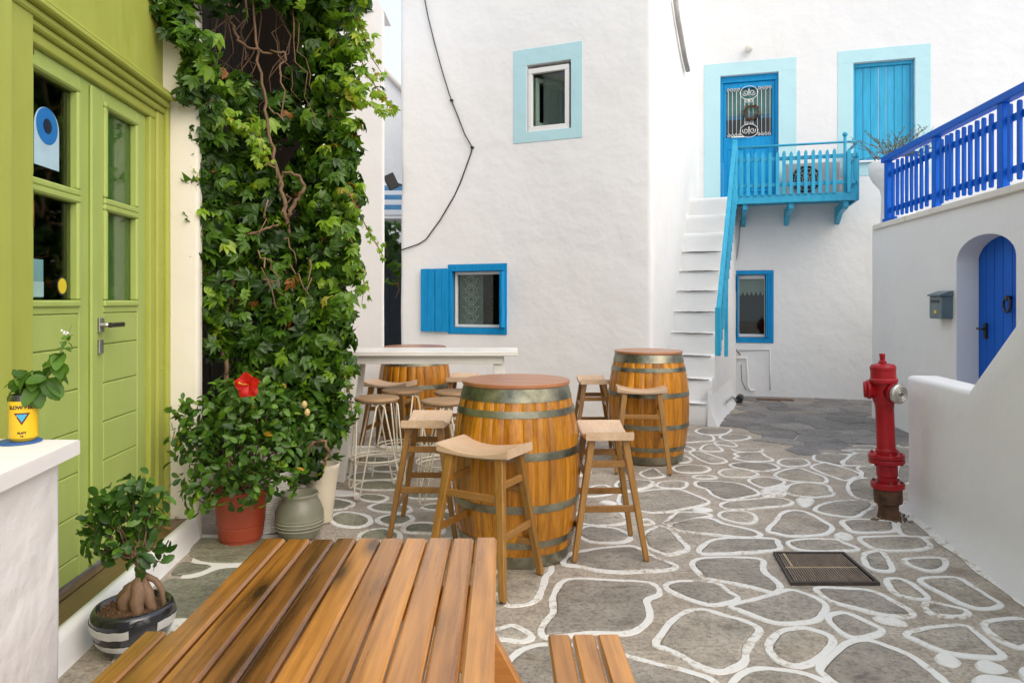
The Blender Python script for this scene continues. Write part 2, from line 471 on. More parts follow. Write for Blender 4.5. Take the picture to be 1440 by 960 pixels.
M_LACE = m_plain('lace_white', (0.60, 0.60, 0.60), 0.9)
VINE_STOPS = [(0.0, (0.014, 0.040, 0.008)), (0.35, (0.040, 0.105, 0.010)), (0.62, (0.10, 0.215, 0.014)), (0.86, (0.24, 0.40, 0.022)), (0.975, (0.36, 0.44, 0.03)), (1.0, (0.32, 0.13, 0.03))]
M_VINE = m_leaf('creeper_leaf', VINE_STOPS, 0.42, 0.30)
M_VINE_O = m_leaf('creeper_leaf_single', VINE_STOPS, 0.42, 0.30, attr=False)
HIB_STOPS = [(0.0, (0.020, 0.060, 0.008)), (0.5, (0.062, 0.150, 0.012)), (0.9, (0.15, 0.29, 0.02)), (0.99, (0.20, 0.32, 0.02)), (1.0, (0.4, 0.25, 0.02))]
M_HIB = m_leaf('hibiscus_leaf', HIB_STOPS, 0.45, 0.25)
M_HIB_O = m_leaf('hibiscus_leaf_single', HIB_STOPS, 0.45, 0.25, attr=False)
M_FIC_O = m_leaf('ficus_leaf', [(0.0, (0.020, 0.062, 0.008)), (0.6, (0.046, 0.13, 0.012)), (1.0, (0.12, 0.25, 0.018))], 0.42, 0.2, attr=False)
M_BAS_O = m_leaf('basil_leaf', [(0.0, (0.040, 0.115, 0.008)), (1.0, (0.13, 0.27, 0.02))], 0.55, 0.3, attr=False)

def m_stone(name, c0, c1, c2, rnd=True, rough=0.72, bs_=0.45, vary=0.16):
    m, nt, bs = new_mat(name)
    v = geo_pos(nt)
    n1 = noise_n(nt, v, 3.2, 7, 0.68)
    r = ramp(nt, [(0.28, c0), (0.5, c1), (0.74, c2)]); nt.links.new(n1, r.inputs[0])
    out = r.outputs[0]
    nf = noise_n(nt, v, 55, 5, 0.75)
    rf = ramp(nt, [(0.34, (0.50,) * 3), (0.50, (1.0,) * 3), (0.66, (1.22,) * 3)]); nt.links.new(nf, rf.inputs[0])
    out = mixc(nt, 1.0, out, rf.outputs[0], 'MULTIPLY')
    # slaty streaks
    vs_ = geo_pos(nt, (4, 9, 4))
    ns = noise_n(nt, vs_, 2.0, 6, 0.7)
    rs = ramp(nt, [(0.36, (0.42, 0.38, 0.35)), (0.46, (1, 1, 1))]); nt.links.new(ns, rs.inputs[0])
    out = mixc(nt, 0.55, out, rs.outputs[0], 'MULTIPLY')
    # ochre dirt patches
    nd_ = noise_n(nt, v, 1.4, 5, 0.7)
    rd = ramp(nt, [(0.55, (0, 0, 0)), (0.75, (0.55,) * 3)]); nt.links.new(nd_, rd.inputs[0])
    out = mixc(nt, rd.outputs[0], out, (0.24, 0.17, 0.09))
    if rnd:
        oi = nt.nodes.new('ShaderNodeObjectInfo')
        r4 = ramp(nt, [(0, (1 - vary, 1 - vary, 1 - vary * 0.9)), (0.5, (1, 1, 1.02)), (1, (1 + vary, 1 + vary * 0.9, 1 + vary * 0.75))]); nt.links.new(oi.outputs['Random'], r4.inputs[0])
        out = mixc(nt, 1.0, out, r4.outputs[0], 'MULTIPLY')
    nt.links.new(out, bs.inputs['Base Color'])
    rr = ramp(nt, [(0.3, (rough * 0.75,) * 3), (0.7, (min(1, rough * 1.2),) * 3)]); nt.links.new(n1, rr.inputs[0])
    nt.links.new(rr.outputs[0], bs.inputs['Roughness'])
    h = mathn(nt, 'ADD', mathn(nt, 'MULTIPLY', n1, 1.5), mathn(nt, 'ADD', mathn(nt, 'MULTIPLY', ns, 0.8), mathn(nt, 'MULTIPLY', nf, 0.35)))
    bump(nt, bs, h, bs_, 0.012)
    return m
M_STONE = m_stone('slate_flagstone', (0.205, 0.180, 0.145), (0.335, 0.298, 0.245), (0.47, 0.42, 0.355))
M_GROUND = m_stone('cement_ground', (0.24, 0.198, 0.155), (0.385, 0.330, 0.268), (0.50, 0.44, 0.365), rnd=False)
M_GREENSTONE = m_stone('green_grey_flagstone', (0.14, 0.142, 0.105), (0.235, 0.232, 0.165), (0.33, 0.315, 0.235))
M_SLATE = m_stone('alley_slate', (0.13, 0.124, 0.118), (0.225, 0.212, 0.20), (0.32, 0.295, 0.27), vary=0.2)

def m_whitewash(name):
    m, nt, bs = new_mat(name)
    v = geo_pos(nt)
    n1 = noise_n(nt, v, 26, 6, 0.75)
    n2 = noise_n(nt, v, 1.7, 4, 0.6)
    f = mathn(nt, 'ADD', mathn(nt, 'MULTIPLY', n1, 0.62), mathn(nt, 'MULTIPLY', n2, 0.38))
    r = ramp(nt, [(0.36, (0.26, 0.21, 0.16)), (0.42, (0.55, 0.48, 0.39)), (0.48, (0.74, 0.73, 0.70))]); nt.links.new(f, r.inputs[0])
    nt.links.new(r.outputs[0], bs.inputs['Base Color'])
    bs.inputs['Roughness'].default_value = 0.8
    bump(nt, bs, n1, 0.3, 0.006)
    return m
M_WASH = m_whitewash('whitewash_line')

# ------------------------------------------------------------------ ground and its stones
ground = MB().grid([[(x, y, 0) for x in np.linspace(-60, 60, 25)] for y in np.linspace(-30, 90, 25)], False).build('ground', M_GROUND)
tag(ground, 'irregular grey flagstone paving with white painted outlines', 'paving', kind='structure')

def catmull(pts, per=7):
    n = len(pts); out = []
    for i in range(n):
        p0, p1, p2, p3 = (Vector(pts[(i + k - 1) % n]) for k in range(4))
        for j in range(per):
            t = j / per
            out.append(0.5 * ((2 * p1) + (-p0 + p2) * t + (2 * p0 - 5 * p1 + 4 * p2 - p3) * t * t + (-p0 + 3 * p1 - 3 * p2 + p3) * t ** 3))
    return out
def resample(loop, step):
    n = len(loop); out = [loop[0]]; acc = 0.0
    for i in range(n):
        a, b = loop[i], loop[(i + 1) % n]; L = (b - a).length
        while acc + L >= step:
            t = (step - acc) / L; a = a.lerp(b, t); out.append(a); L = (b - a).length; acc = 0.0
        acc += L
    return out
def area2(loop):
    return 0.5 * sum(loop[i].x * loop[(i + 1) % len(loop)].y - loop[(i + 1) % len(loop)].x * loop[i].y for i in range(len(loop)))
def offset_loop(loop, d):
    """d may be a list; positive = inward for a counter-clockwise loop"""
    n = len(loop); out = []
    for i in range(n):
        t = (loop[(i + 1) % n] - loop[i - 1]).normalized()
        nrm = Vector((-t.y, t.x))
        out.append(loop[i] + nrm * (d[i] if hasattr(d, '__len__') else d))
    return out
ZI = [0]
def flagstone(loop, parent, mat, ring=True, width=0.034, top=0.010, seed=0):
    """loop: plan Vectors of the painted line's middle"""
    if area2(loop) < 0: loop = loop[::-1]
    per = sum((loop[i] - loop[i - 1]).length for i in range(len(loop)))
    loop = resample(loop, max(0.018, per / 110))[:-1]
    n = len(loop)
    inn, outr = [], []
    for p in loop:
        a = mnoise.noise(Vector((p.x * 9, p.y * 9, seed))) ; b = mnoise.noise(Vector((p.x * 9, p.y * 9, seed + 40)))
        a2 = mnoise.noise(Vector((p.x * 40, p.y * 40, seed))); b2 = mnoise.noise(Vector((p.x * 40, p.y * 40, seed + 40)))
        inn.append(width * (0.5 + 0.22 * a + 0.10 * a2)); outr.append(-width * (0.5 + 0.22 * b + 0.10 * b2))
    L_in = offset_loop(loop, inn); L_out = offset_loop(loop, outr)
    st_o = offset_loop(loop, [w + 0.002 for w in inn] if ring else 0.004)
    st_t = offset_loop(loop, [w + 0.010 for w in inn] if ring else 0.012)
    tx, ty = (random.uniform(-0.004, 0.004) for _ in range(2))
    c = sum(loop, Vector((0, 0))) / n
    mb = MB()
    def zt(p): return top + tx * (p.x - c.x) + ty * (p.y - c.y) + 0.0015 * mnoise.noise(Vector((p.x * 5, p.y * 5, 3)))
    vs = [(p.x, p.y, zt(p)) for p in st_t] + [(p.x, p.y, zt(p) - 0.005) for p in st_o] + [(p.x, p.y, -0.01) for p in st_o]
    fs = [list(range(n))] + [[(i + 1) % n, i, n + i, n + (i + 1) % n] for i in range(n)] + [[n + (i + 1) % n, n + i, 2 * n + i, 2 * n + (i + 1) % n] for i in range(n)]
    mb.add(vs, fs)
    so = mb.build('flagstone', mat, parent)
    if ring:
        ZI[0] += 1
        z = 0.0045 + 0.00006 * (ZI[0] % 40)
        rb = MB()
        vs = [(p.x, p.y, z) for p in L_in] + [(p.x, p.y, z) for p in L_out] + [(p.x, p.y, -0.002) for p in offset_loop(loop, [w - 0.003 for w in outr])]
        fs = [[i, n + i, n + (i + 1) % n, (i + 1) % n][::-1] for i in range(n)] + [[n + i, 2 * n + i, 2 * n + (i + 1) % n, n + (i + 1) % n][::-1] for i in range(n)]
        rb.add([Vector(v) for v in vs], [f[::-1] for f in fs])
        rb.build('painted_outline', M_WASH, so)
    return so
def pebble(loop, parent):
    if area2(loop) < 0: loop = loop[::-1]
    n = len(loop)
    _c = sum(loop, Vector((0, 0))) / n; a = [p + (_c - p) * 0.18 for p in loop]
    mb = MB().add([(p.x, p.y, 0.0115 + 0.0004 * (len(bpy.data.objects) % 7)) for p in a] + [(p.x, p.y, 0.003) for p in loop] + [(p.x, p.y, -0.01) for p in loop],
                  [list(range(n))] + [[(i + 1) % n, i, n + i, n + (i + 1) % n] for i in range(n)] + [[n + (i + 1) % n, n + i, 2 * n + i, 2 * n + (i + 1) % n] for i in range(n)])
    return mb.build('painted_pebble', M_WASH, parent)

CROP = dict(A=(920, 580, 7.2), B=(1080, 580, 7.2), D=(900, 660, 7.2), E=(1080, 680, 6), F=(900, 800, 6), G=(1120, 800, 4.5),
            H=(740, 680, 7.2), I=(440, 620, 6), J=(700, 800, 6), K=(900, 720, 6), P=(0, 0, 1), S=(200, 730, 6.4))
RINGS = [
 'A 420,185 470,165 600,160 775,168 740,205 650,225 520,222 450,205', 'A 300,235 420,225 540,228 600,250 590,285 480,292 310,300',
 'A 665,245 720,228 850,225 970,250 900,275 800,285 700,272', 'A 470,365 520,330 610,325 650,350 690,385 600,395 500,388',
 'A 610,305 660,295 760,300 830,325 815,345 720,335 640,322', 'A 360,405 470,400 600,440 730,490 650,515 540,508 430,460',
 'A 300,345 340,345 405,375 370,390 300,385', 'A 240,440 330,450 370,480 330,505 240,505', 'A 790,365 850,375 1080,370 1080,395 960,405 830,390',
 'A 820,415 1060,405 1130,445 1200,480 1120,495 940,492 810,465 850,445', 'A 770,530 870,510 1150,515 1265,560 1190,585 1080,595 900,572 800,550',
 'A 190,565 260,540 400,532 520,550 560,578 490,605 370,612 240,600', 'A 660,605 720,578 880,575 1020,610 1045,635 950,655 780,655 680,635',
 'A 395,655 440,638 560,640 630,660 570,672 440,670', 'A 20,740 100,700 290,700 330,725 290,765 120,768',
 'A 415,710 470,700 700,705 900,735 1060,820 960,850 740,885 600,840 530,780 430,745', 'A 960,685 1100,655 1220,670 1320,705 1250,740 1130,765 1030,740',
 'A 0,570 60,615 100,645 -60,665 -140,620 -60,580',
 'B 105,500 160,475 350,475 420,515 360,540 190,545 120,525', 'B 70,635 150,590 300,565 420,600 570,655 580,710 430,710 240,695 120,665',
 'B 440,550 560,515 660,535 830,580 945,635 880,660 780,690 640,645 540,610', 'B 510,420 820,435 745,500 760,540 600,512 470,480',
 'B 490,380 720,385 880,410 790,425 540,412', 'B 880,420 1000,420 1060,430 1060,540 900,540 770,530 790,480',
 'B 175,790 240,730 400,715 590,740 640,800 660,840 480,860 300,845 200,820', 'B 810,760 840,700 960,670 1110,690 1110,880 960,880 850,840',
 'B 910,560 1100,540 1130,600 1120,680 960,662 950,610', 'B 760,385 800,355 930,340 1090,350 1090,380 900,375', 'B 1290,300 1330,280 1460,285 1460,345 1330,345',
 'B 1330,540 1460,545 1460,700 1310,700',
 'D -216,330 -180,250 0,230 180,208 400,210 520,250 640,300 700,330 650,360 480,395 300,430 120,440 0,425 -150,400',
 'D 815,365 900,330 1100,310 1300,292 1450,300 1540,335 1500,365 1300,385 1100,405 940,410 850,395', 'D 800,465 860,430 1060,430 1160,470 1165,530 1090,550 960,535 840,500',
 'D 240,560 330,480 400,440 600,445 720,465 650,487 470,497 340,540', 'D 300,570 420,520 600,493 740,510 860,560 1100,610 1210,660 1180,690 1000,690 800,670 600,650 400,625',
 'D 30,680 100,620 220,580 330,635 400,710 480,805 400,845 280,865 160,830 60,780', 'D 600,820 680,750 800,710 1000,700 1340,710 1400,760 1410,810 1300,830 1000,850 700,860 610,855',
 'D -100,165 -40,140 110,145 90,175 0,200 -90,200',
 'H 370,815 450,720 600,685 800,655 1050,640 1180,680 1300,750 1430,800 1515,842 1440,875 1200,890 960,900 740,885 520,840',
 'K 440,430 520,395 760,385 1010,400 1040,460 1060,520 1130,570 1180,630 1130,680 1000,650 850,615 650,575 540,555 470,490',
 'K 215,630 300,590 500,585 650,605 740,670 820,730 720,770 600,785 450,750 300,690',
 'J 540,115 660,85 900,95 1250,115 1340,150 1360,210 1260,260 1270,330 1280,410 1220,490 1080,545 800,540 430,580 365,530 400,450 465,370 465,270 490,190',
 'J 40,280 120,310 290,285 360,200 400,80 450,10 420,-40 200,-60 0,0 -60,150', 'J 40,500 130,480 240,530 290,580 210,615 80,600 -40,590 -60,530',
 'P 725,921 745,911 775,907 850,912 885,924 935,937 967,945 1003,958 1015,985 960,1020 820,1030 720,1000 705,950',
 'F 130,640 180,560 240,470 340,390 440,350 560,350 720,400 860,435 980,495 1000,540 930,620 895,700 880,780 790,840 680,870 540,840 430,790 360,740 230,680',
 'P 1028,853 1047,847 1092,835 1113,830 1145,840 1160,851 1157,864 1144,873 1115,877 1090,876 1065,868 1040,858',
 'P 1080,910 1087,898 1103,887 1130,884 1142,886 1163,893 1170,903 1160,918 1145,930 1122,937 1100,932 1086,922',
 'P 1030,968 1046,947 1066,941 1092,942 1130,948 1165,962 1190,985 1140,1010 1060,1000',
 'G 150,630 240,540 330,470 450,455 600,500 720,550 830,630 940,720 1000,800 600,860 300,760 180,680', 'G 130,125 300,125 480,145 620,210 740,290 600,300 400,255 200,195',
 'G 200,310 280,280 370,300 470,350 540,390 480,425 350,435 260,385', 'G 700,410 880,370 1060,360 1140,410 1230,490 1300,555 1180,560 950,530 760,455',
 'G 1200,340 1440,320 1500,420 1440,500 1300,460 1220,400', 'G 570,75 650,65 740,105 830,190 700,180 620,150', 'G 780,70 1000,55 1100,105 1220,180 1290,230 1200,255 1080,235 940,170',
 'G 830,215 960,235 1070,265 1060,300 900,295 820,260',
 'E 0,400 60,330 110,260 200,230 320,245 450,310 540,370 500,420 380,440 180,445 60,420', 'E 400,215 480,170 640,145 840,155 890,190 800,250 720,285 560,270 420,240',
 'E 630,320 760,305 1000,320 1065,340 1060,400 900,415 720,410 660,370', 'E 1120,330 1250,330 1330,385 1390,450 1250,455 1140,435 1100,380',
 'E 170,500 300,475 560,475 660,510 760,560 600,570 400,575 230,550', 'E 780,470 900,450 1250,450 1340,490 1360,540 1200,565 1050,570 880,545',
 'E 810,610 870,580 960,580 1010,650 1050,735 920,735 830,690', 'E 1160,640 1440,630 1500,680 1440,735 1330,735 1200,690',
 'I 345,385 450,345 620,340 780,370 760,405 600,415 420,410', 'I 380,470 450,455 560,460 630,480 580,510 480,510 400,490', 'I -60,540 60,490 220,495 340,530 260,575 120,585 -20,580',
 'I 150,655 220,610 340,610 460,640 485,690 400,725 280,725 190,705', 'I 475,560 560,530 700,530 820,570 780,605 600,600 510,585', 'I 545,670 640,630 800,630 840,665 760,705 620,710',
 'I 400,800 470,760 600,745 720,780 700,840 420,840', 'I 760,740 820,705 960,695 1080,720 1080,780 940,780 790,770', 'I 920,560 1000,535 1140,540 1200,570 1120,585 960,580',
 'I 300,320 340,280 500,265 680,280 700,320 540,330 400,335', 'I 720,440 800,420 1060,430 1110,470 1000,490 800,480', 'I 1040,640 1100,600 1200,620 1210,660 1120,670',
 'I 300,170 450,130 600,140 700,170 600,200 400,200', 'I 480,235 560,215 700,215 720,250 560,258', 'I 840,260 1000,250 1060,280 1000,310 860,300', 'I -20,330 80,310 160,340 120,400 -20,400',
 'H 600,80 680,30 800,20 860,60 840,110 620,130', 'H 910,10 960,60 1100,70 1240,30 1270,-20 1000,-40', 'H 520,300 640,285 940,290 1020,370 980,405 760,425 560,405 440,370',
 'H 520,500 600,440 780,445 920,460 1000,500 1050,555 960,595 820,600 660,590 560,550']
PEBBLES = ['D 530,410 640,398 740,415 660,437 560,430', 'D -20,530 60,505 160,550 80,567 0,560', 'A 1080,790 1150,765 1250,740 1330,735 1345,800 1320,850 1200,862 1100,850',
 'G 480,310 560,303 700,345 680,367 540,345', 'G 870,560 930,540 1040,590 1000,625 900,600', 'G 1130,600 1200,588 1340,645 1250,667 1150,640', 'G 1110,700 1200,680 1440,720 1400,760 1150,750',
 'G 1400,660 1440,630 1480,680 1440,710', 'E 550,440 620,420 720,450 690,480 580,470', 'E 235,130 320,120 390,135 370,180 310,200 260,180', 'I 90,440 200,420 390,440 330,465 180,465',
 'H 740,195 820,180 920,205 850,225']
def trace(s):
    k, *pp = s.split(); x0, y0, sc = CROP[k]
    pts = []
    for q in pp:
        a, b = q.split(','); g = ground_at(x0 + float(a) / sc, y0 + float(b) / sc); pts.append((g.x, g.y))
    return catmull(pts)
placed = []
for i, s in enumerate(RINGS):
    lp = trace(s)
    placed.append(lp)
    dist = sum(p.y for p in lp) / len(lp)
    flagstone(lp, ground, M_GREENSTONE if s[0] == 'I' else M_STONE, True, 0.032 if dist < 4.6 else 0.027, seed=i)
for s in PEBBLES: pebble(trace(s), ground)
# stones that the furniture hides from the photograph, and those just outside its frame
circ = []
for lp in placed:
    c = sum(lp, Vector((0, 0))) / len(lp); circ.append((c, max((p - c).length for p in lp)))
tries = 0; extra = 0
while tries < 4000 and extra < 70:
    tries += 1
    x, y = random.uniform(-1.5, 3.0), random.uniform(0.3, 8.0)
    hid = (y < 2.35 and not (x > 0.1 and y > 1.9)) or (4.0 < y < 6.0 and -0.45 < x < 0.35) or (6.3 < y < 7.4 and -1.2 < x < 1.1) or (4.6 < y < 6.5 and -0.4 < x < 0.6)
    hid = (hid and not (x < -0.6 and 2.2 < y < 4.3)) or (2.0 < y < 4.1 and max(-0.31 * y, -1.0) < x < -0.03 * y - 0.12)
    if not hid: continue
    r = random.uniform(0.10, 0.27)
    c = Vector((x, y))
    if any((c - q).length < 0.9 * R + r * 1.1 for q, R in circ): continue
    pts = [(x + r * random.uniform(0.75, 1.1) * math.cos(a), y + r * random.uniform(0.6, 1.0) * math.sin(a)) for a in np.linspace(0, 2 * math.pi, 9)[:-1]]
    circ.append((c, r)); extra += 1
    flagstone(catmull(pts), ground, M_STONE, True, 0.031, seed=200 + extra)
# large slabs with white joints at the green doorstep
jb = MB()
jl = [ground_at(*p) for p in ((150, 960), (165, 905), (205, 868), (265, 800), (285, 752), (345, 752), (418, 752), (408, 800), (352, 872), (290, 960))]
jb.add([(p.x, p.y, 0.004) for p in jl], [list(range(len(jl)))[::-1]]).build('whitewash_joint', M_WASH, ground, fix=True)
for s in ('S 420,312 505,182 720,178 1000,182 1330,190 1290,392 930,398 700,402 520,380', 'S 255,505 355,392 500,405 630,428 470,495', 'S 60,680 235,548 470,535 690,458 905,440 1270,436 1100,690 860,900 360,900 190,902 90,800'):
    lp = trace(s); flagstone(lp, ground, M_GREENSTONE, False, seed=5)

# slate slabs of the alley behind, laid with thin open joints
def clip(poly, nx, ny, c):
    out = []
    for i in range(len(poly)):
        a, b = poly[i], poly[(i + 1) % len(poly)]
        da, db = a[0] * nx + a[1] * ny - c, b[0] * nx + b[1] * ny - c
        if da <= 0: out.append(a)
        if da * db < 0:
            t = da / (da - db); out.append((a[0] + (b[0] - a[0]) * t, a[1] + (b[1] - a[1]) * t))
    return out
reg = [ground_at(*p) for p in ((1015, 603), (1046, 558), (1236, 558), (1236, 590), (1290, 604), (1290, 615), (1235, 627), (1190, 626), (1155, 633), (1140, 640), (1110, 634), (1085, 626), (1068, 617), (1052, 606), (1030, 601))]
regp = [(p.x, p.y) for p in reg]
def inside(p, poly):
    c = False; n = len(poly)
    for i in range(n):
        a, b = poly[i], poly[i - 1]
        if (a[1] > p[1]) != (b[1] > p[1]) and p[0] < (b[0] - a[0]) * (p[1] - a[1]) / (b[1] - a[1]) + a[0]: c = not c
    return c
seeds = []
for _ in range(9000):
    q = (random.uniform(1.9, 5.3), random.uniform(6.2, 10.9))
    if all(((q[0] - s[0]) / 1.5) ** 2 + (q[1] - s[1]) ** 2 > 0.055 for s in seeds): seeds.append(q)
for k, sd_ in enumerate(seeds):
    if not inside(sd_, regp): continue
    poly = [(sd_[0] - 1, sd_[1] - 1), (sd_[0] + 1, sd_[1] - 1), (sd_[0] + 1, sd_[1] + 1), (sd_[0] - 1, sd_[1] + 1)]
    for o in seeds:
        if o == sd_: continue
        mx_, my_ = (o[0] + sd_[0]) / 2, (o[1] + sd_[1]) / 2
        nx, ny = o[0] - sd_[0], o[1] - sd_[1]
        poly = clip(poly, nx, ny, nx * mx_ + ny * my_)
        if len(poly) < 3: break
    if len(poly) < 3: continue
    loop = [Vector(p) for p in poly]
    if area2(loop) < 0: loop = loop[::-1]
    loop = [p + Vector((random.uniform(-0.012, 0.012), random.uniform(-0.012, 0.012))) for p in loop]
    flagstone([a.lerp(b, t) for a, b in zip(loop, loop[1:] + loop[:1]) for t in (0, 0.5)], ground, M_SLATE, False, top=0.007 + random.uniform(0, 0.005), seed=k)

# ------------------------------------------------------------------ wall frames
F_FAC = Fr((1.536, 7.757), (-0.918, 0.396))
F_SIDE = Fr((1.536, 7.757), (0.396, 0.918), (0.918, -0.396))
F_FAR = Fr((4.22, 10.29), (-0.962, 0.273))
F_RIGHT = Fr((4.355, 8.64), (0.1367, 0.9906))
F_DOOR = Fr((-1.966, 3.12), (-0.0916, 0.9958), (0.9958, 0.0916))
F_FRONT = Fr((-1.852, 4.195), (-0.0916, 0.9958), (0.9958, 0.0916))

def wall(name, parent, pts, z0, z1, mat, openings=(), flats=(), step=0.3, rad=0.05, amp=0.009, side=1, seed=0.0, cap=0.35):
    """plaster wall along the plan polyline pts (outside to the left for side = 1), with rectangular openings
    (s0, s1, z0, z1, depth) in running metres along pts, rounded corners and a slightly uneven face"""
    P = [Vector(p) for p in pts]
    seg = [(P[i + 1] - P[i]) for i in range(len(P) - 1)]
    cum = [0.0]
    for q in seg: cum.append(cum[-1] + q.length)
    dirs = [q.normalized() for q in seg]
    nrm = [Vector((-d.y, d.x)) * side for d in dirs]
    def place(s):
        for i in range(1, len(P) - 1):
            if abs(s - cum[i]) < rad:
                t = (s - cum[i] + rad) / (2 * rad)
                a, b = P[i] - dirs[i - 1] * rad, P[i] + dirs[i] * rad
                pos = a * (1 - t) ** 2 + P[i] * 2 * t * (1 - t) + b * t * t
                n = nrm[i - 1].lerp(nrm[i], t).normalized()
                return pos, n
        i = max(k for k in range(len(seg)) if cum[k] <= s + 1e-9)
        return P[i] + dirs[i] * (s - cum[i]), nrm[i]
    ss = set(np.arange(0, cum[-1], step).round(5)) | {cum[-1]}
    for i in range(1, len(P) - 1):
        ss |= {cum[i] + rad * k for k in (-1, -0.6, -0.2, 0.2, 0.6, 1)}
    zs = set(np.arange(z0, z1, step).round(5)) | {z1}
    for (a, b, c, d, e) in openings: ss |= {a, b}; zs |= {c, d}
    for (a, b, c, d) in flats: ss |= {a, b}; zs |= {c, d}
    def clean(v, keep):
        v = sorted(v); out = [v[0]]
        for x in v[1:]:
            if x - out[-1] < 0.02:
                if x in keep and out[-1] not in keep: out[-1] = x
                elif x in keep: out.append(x)
                continue
            out.append(x)
        return out
    keep_s = {x for o in openings for x in o[:2]} | {x for o in flats for x in o[:2]} | {0, cum[-1]}
    keep_z = {x for o in openings for x in o[2:4]} | {x for o in flats for x in o[2:4]} | {z0, z1}
    ss, zs = clean(ss, keep_s), clean(zs, keep_z)
    rects = [o[:4] for o in openings] + list(flats)
    mb = MB(); vs = []
    for z in zs:
        for s in ss:
            pos, n = place(s)
            w = 1.0
            for (a, b, c, d) in rects:
                dx = max(a - s, 0, s - b); dz = max(c - z, 0, z - d)
                w = min(w, math.hypot(dx, dz) / 0.25)
            h = amp * w * (mnoise.noise(Vector((s * 1.1 + seed, z * 1.1, seed))) + 0.5 * mnoise.noise(Vector((s * 3 + seed, z * 3, seed + 9))))
            q = pos + n * h
            vs.append((q.x, q.y, z))
    ns = len(ss); fs = []
    for j in range(len(zs) - 1):
        for i in range(ns - 1):
            sm, zm = (ss[i] + ss[i + 1]) / 2, (zs[j] + zs[j + 1]) / 2
            if any(a < sm < b and c < zm < d for (a, b, c, d, e) in openings): continue
            f = [j * ns + i, j * ns + i + 1, (j + 1) * ns + i + 1, (j + 1) * ns + i]
            fs.append(f[::-1] if side > 0 else f)
    mb.add(vs, fs, True)
    for (a, b, c, d, e) in openings:
        def rv(s, z, o):
            pos, n = place(s); q = pos - n * o
            return (q.x, q.y, z)
        for (s1, q1, s2, q2) in ((a, c, a, d), (a, d, b, d), (b, d, b, c), (b, c, a, c)):
            f = [0, 1, 2, 3]
            mb.add([rv(s1, q1, 0), rv(s2, q2, 0), rv(s2, q2, e), rv(s1, q1, e)], [f if side > 0 else f[::-1]])
    if cap:
        row = [place(s) for s in ss]
        mb.add([(p.x, p.y, z1) for p, n in row] + [(p.x - n.x * cap, p.y - n.y * cap, z1) for p, n in row],
               [[i, i + 1, ns + i + 1, ns + i] for i in range(ns - 1)])
    return mb.build(name, mat, parent)

def frame4(mb, F, r, w, o0, o1, b=0.004):
    """four butted bars inside the rectangle r = (u0, u1, z0, z1); w = (left/u0, right/u1, bottom, top)"""
    u0, u1, z0, z1 = r
    mb.wbox(F, u0, u1, z1 - w[3], z1, o0, o1, b); mb.wbox(F, u0, u1, z0, z0 + w[2], o0, o1, b)
    mb.wbox(F, u0, u0 + w[0], z0 + w[2], z1 - w[3], o0, o1, b); mb.wbox(F, u1 - w[1], u1, z0 + w[2], z1 - w[3], o0, o1, b)
    return mb
def room_box(F, r, o0, depth, parent, mat, name='room'):
    u0, u1, z0, z1 = r; e = 0.25
    u0 -= e; u1 += e; z0 -= e; z1 += e
    P = lambda u, z, o: F.p(u, z, o)
    mb = MB()
    a, b = o0 - 0.001, o0 - depth
    mb.add([P(u0, z0, a), P(u1, z0, a), P(u1, z1, a), P(u0, z1, a), P(u0, z0, b), P(u1, z0, b), P(u1, z1, b), P(u0, z1, b)],
           [[4, 5, 6, 7], [0, 1, 5, 4], [1, 2, 6, 5], [2, 3, 7, 6], [3, 0, 4, 7]])
    return mb.build(name, mat, parent)
def shift(r, ds): return (r[0] + ds, r[1] + ds, r[2], r[3])

# ================================================================== house with the two blue windows
house_a = thing('house', 'tall plain white plastered house with a bright blue framed ground floor window', 'house', F_FAC.p(1.6, 0))
LS = 3.5
rA = F_FAC.rect(630, 371, 713, 470); rB = F_FAC.rect(741, 88, 803, 183); rBs = F_FAC.rect(722, 65, 819, 198)
wall('wall', house_a, [F_SIDE.p(LS, 0).xy, F_FAC.p(0, 0).xy, F_FAC.p(3.229, 0).xy, (F_FAC.p(3.229, 0) + Vector((0.396, 0.918, 0)) * 3.0).xy], -0.05, 7.0, M_WHITE,
     openings=[(*shift(rA, LS), 0.17), (*shift(rB, LS), 0.12)], flats=[shift(rBs, LS)], step=0.22, rad=0.07, amp=0.014, seed=3)
MB().add([F_FAC.p(0, 6.98), F_FAC.p(3.2, 6.98), F_FAC.p(3.2, 6.98, -3.5), F_FAC.p(0, 6.98, -3.5)], [[0, 1, 2, 3]]).build('roof', M_WHITE, house_a)
# lower window: blue frame, folded shutters, white sash, lace curtain
u0, u1, z0, z1 = rA
win = frame4(MB(), F_FAC, (u0 + 0.002, u1 - 0.002, z0 + 0.002, z1 - 0.002), (0.05, 0.05, 0.075, 0.085), -0.06, 0.012).build('window', M_BLUE, house_a)
iu0, iu1, iz0, iz1 = u0 + 0.055, u1 - 0.055, z0 + 0.08, z1 - 0.09
frame4(MB(), F_FAC, (iu0 + 0.045, iu1, iz0, iz1), (0.03, 0.03, 0.035, 0.035), -0.13, -0.07).build('sash', M_WFRAME, win)
MB().wbox(F_FAC, iu0 + 0.07, iu1 - 0.03, iz0 + 0.03, iz1 - 0.03, -0.105, -0.101, 0.0005).build('pane', M_GLASS, win)
for k in (0, 1):     # two leaves folded against the right jamb
    MB().wbox(F_FAC, u0 + 0.02 + k * 0.028, u0 + 0.043 + k * 0.028, z0 + 0.09, z1 - 0.1, -0.04, 0.10 - k * 0.03, 0.003).build('shutter', M_BLUE, win)
su0, su1, sz0, sz1 = F_FAC.rect(594, 378, 632, 466)
sm_ = (su0 + su1) / 2 - 0.01
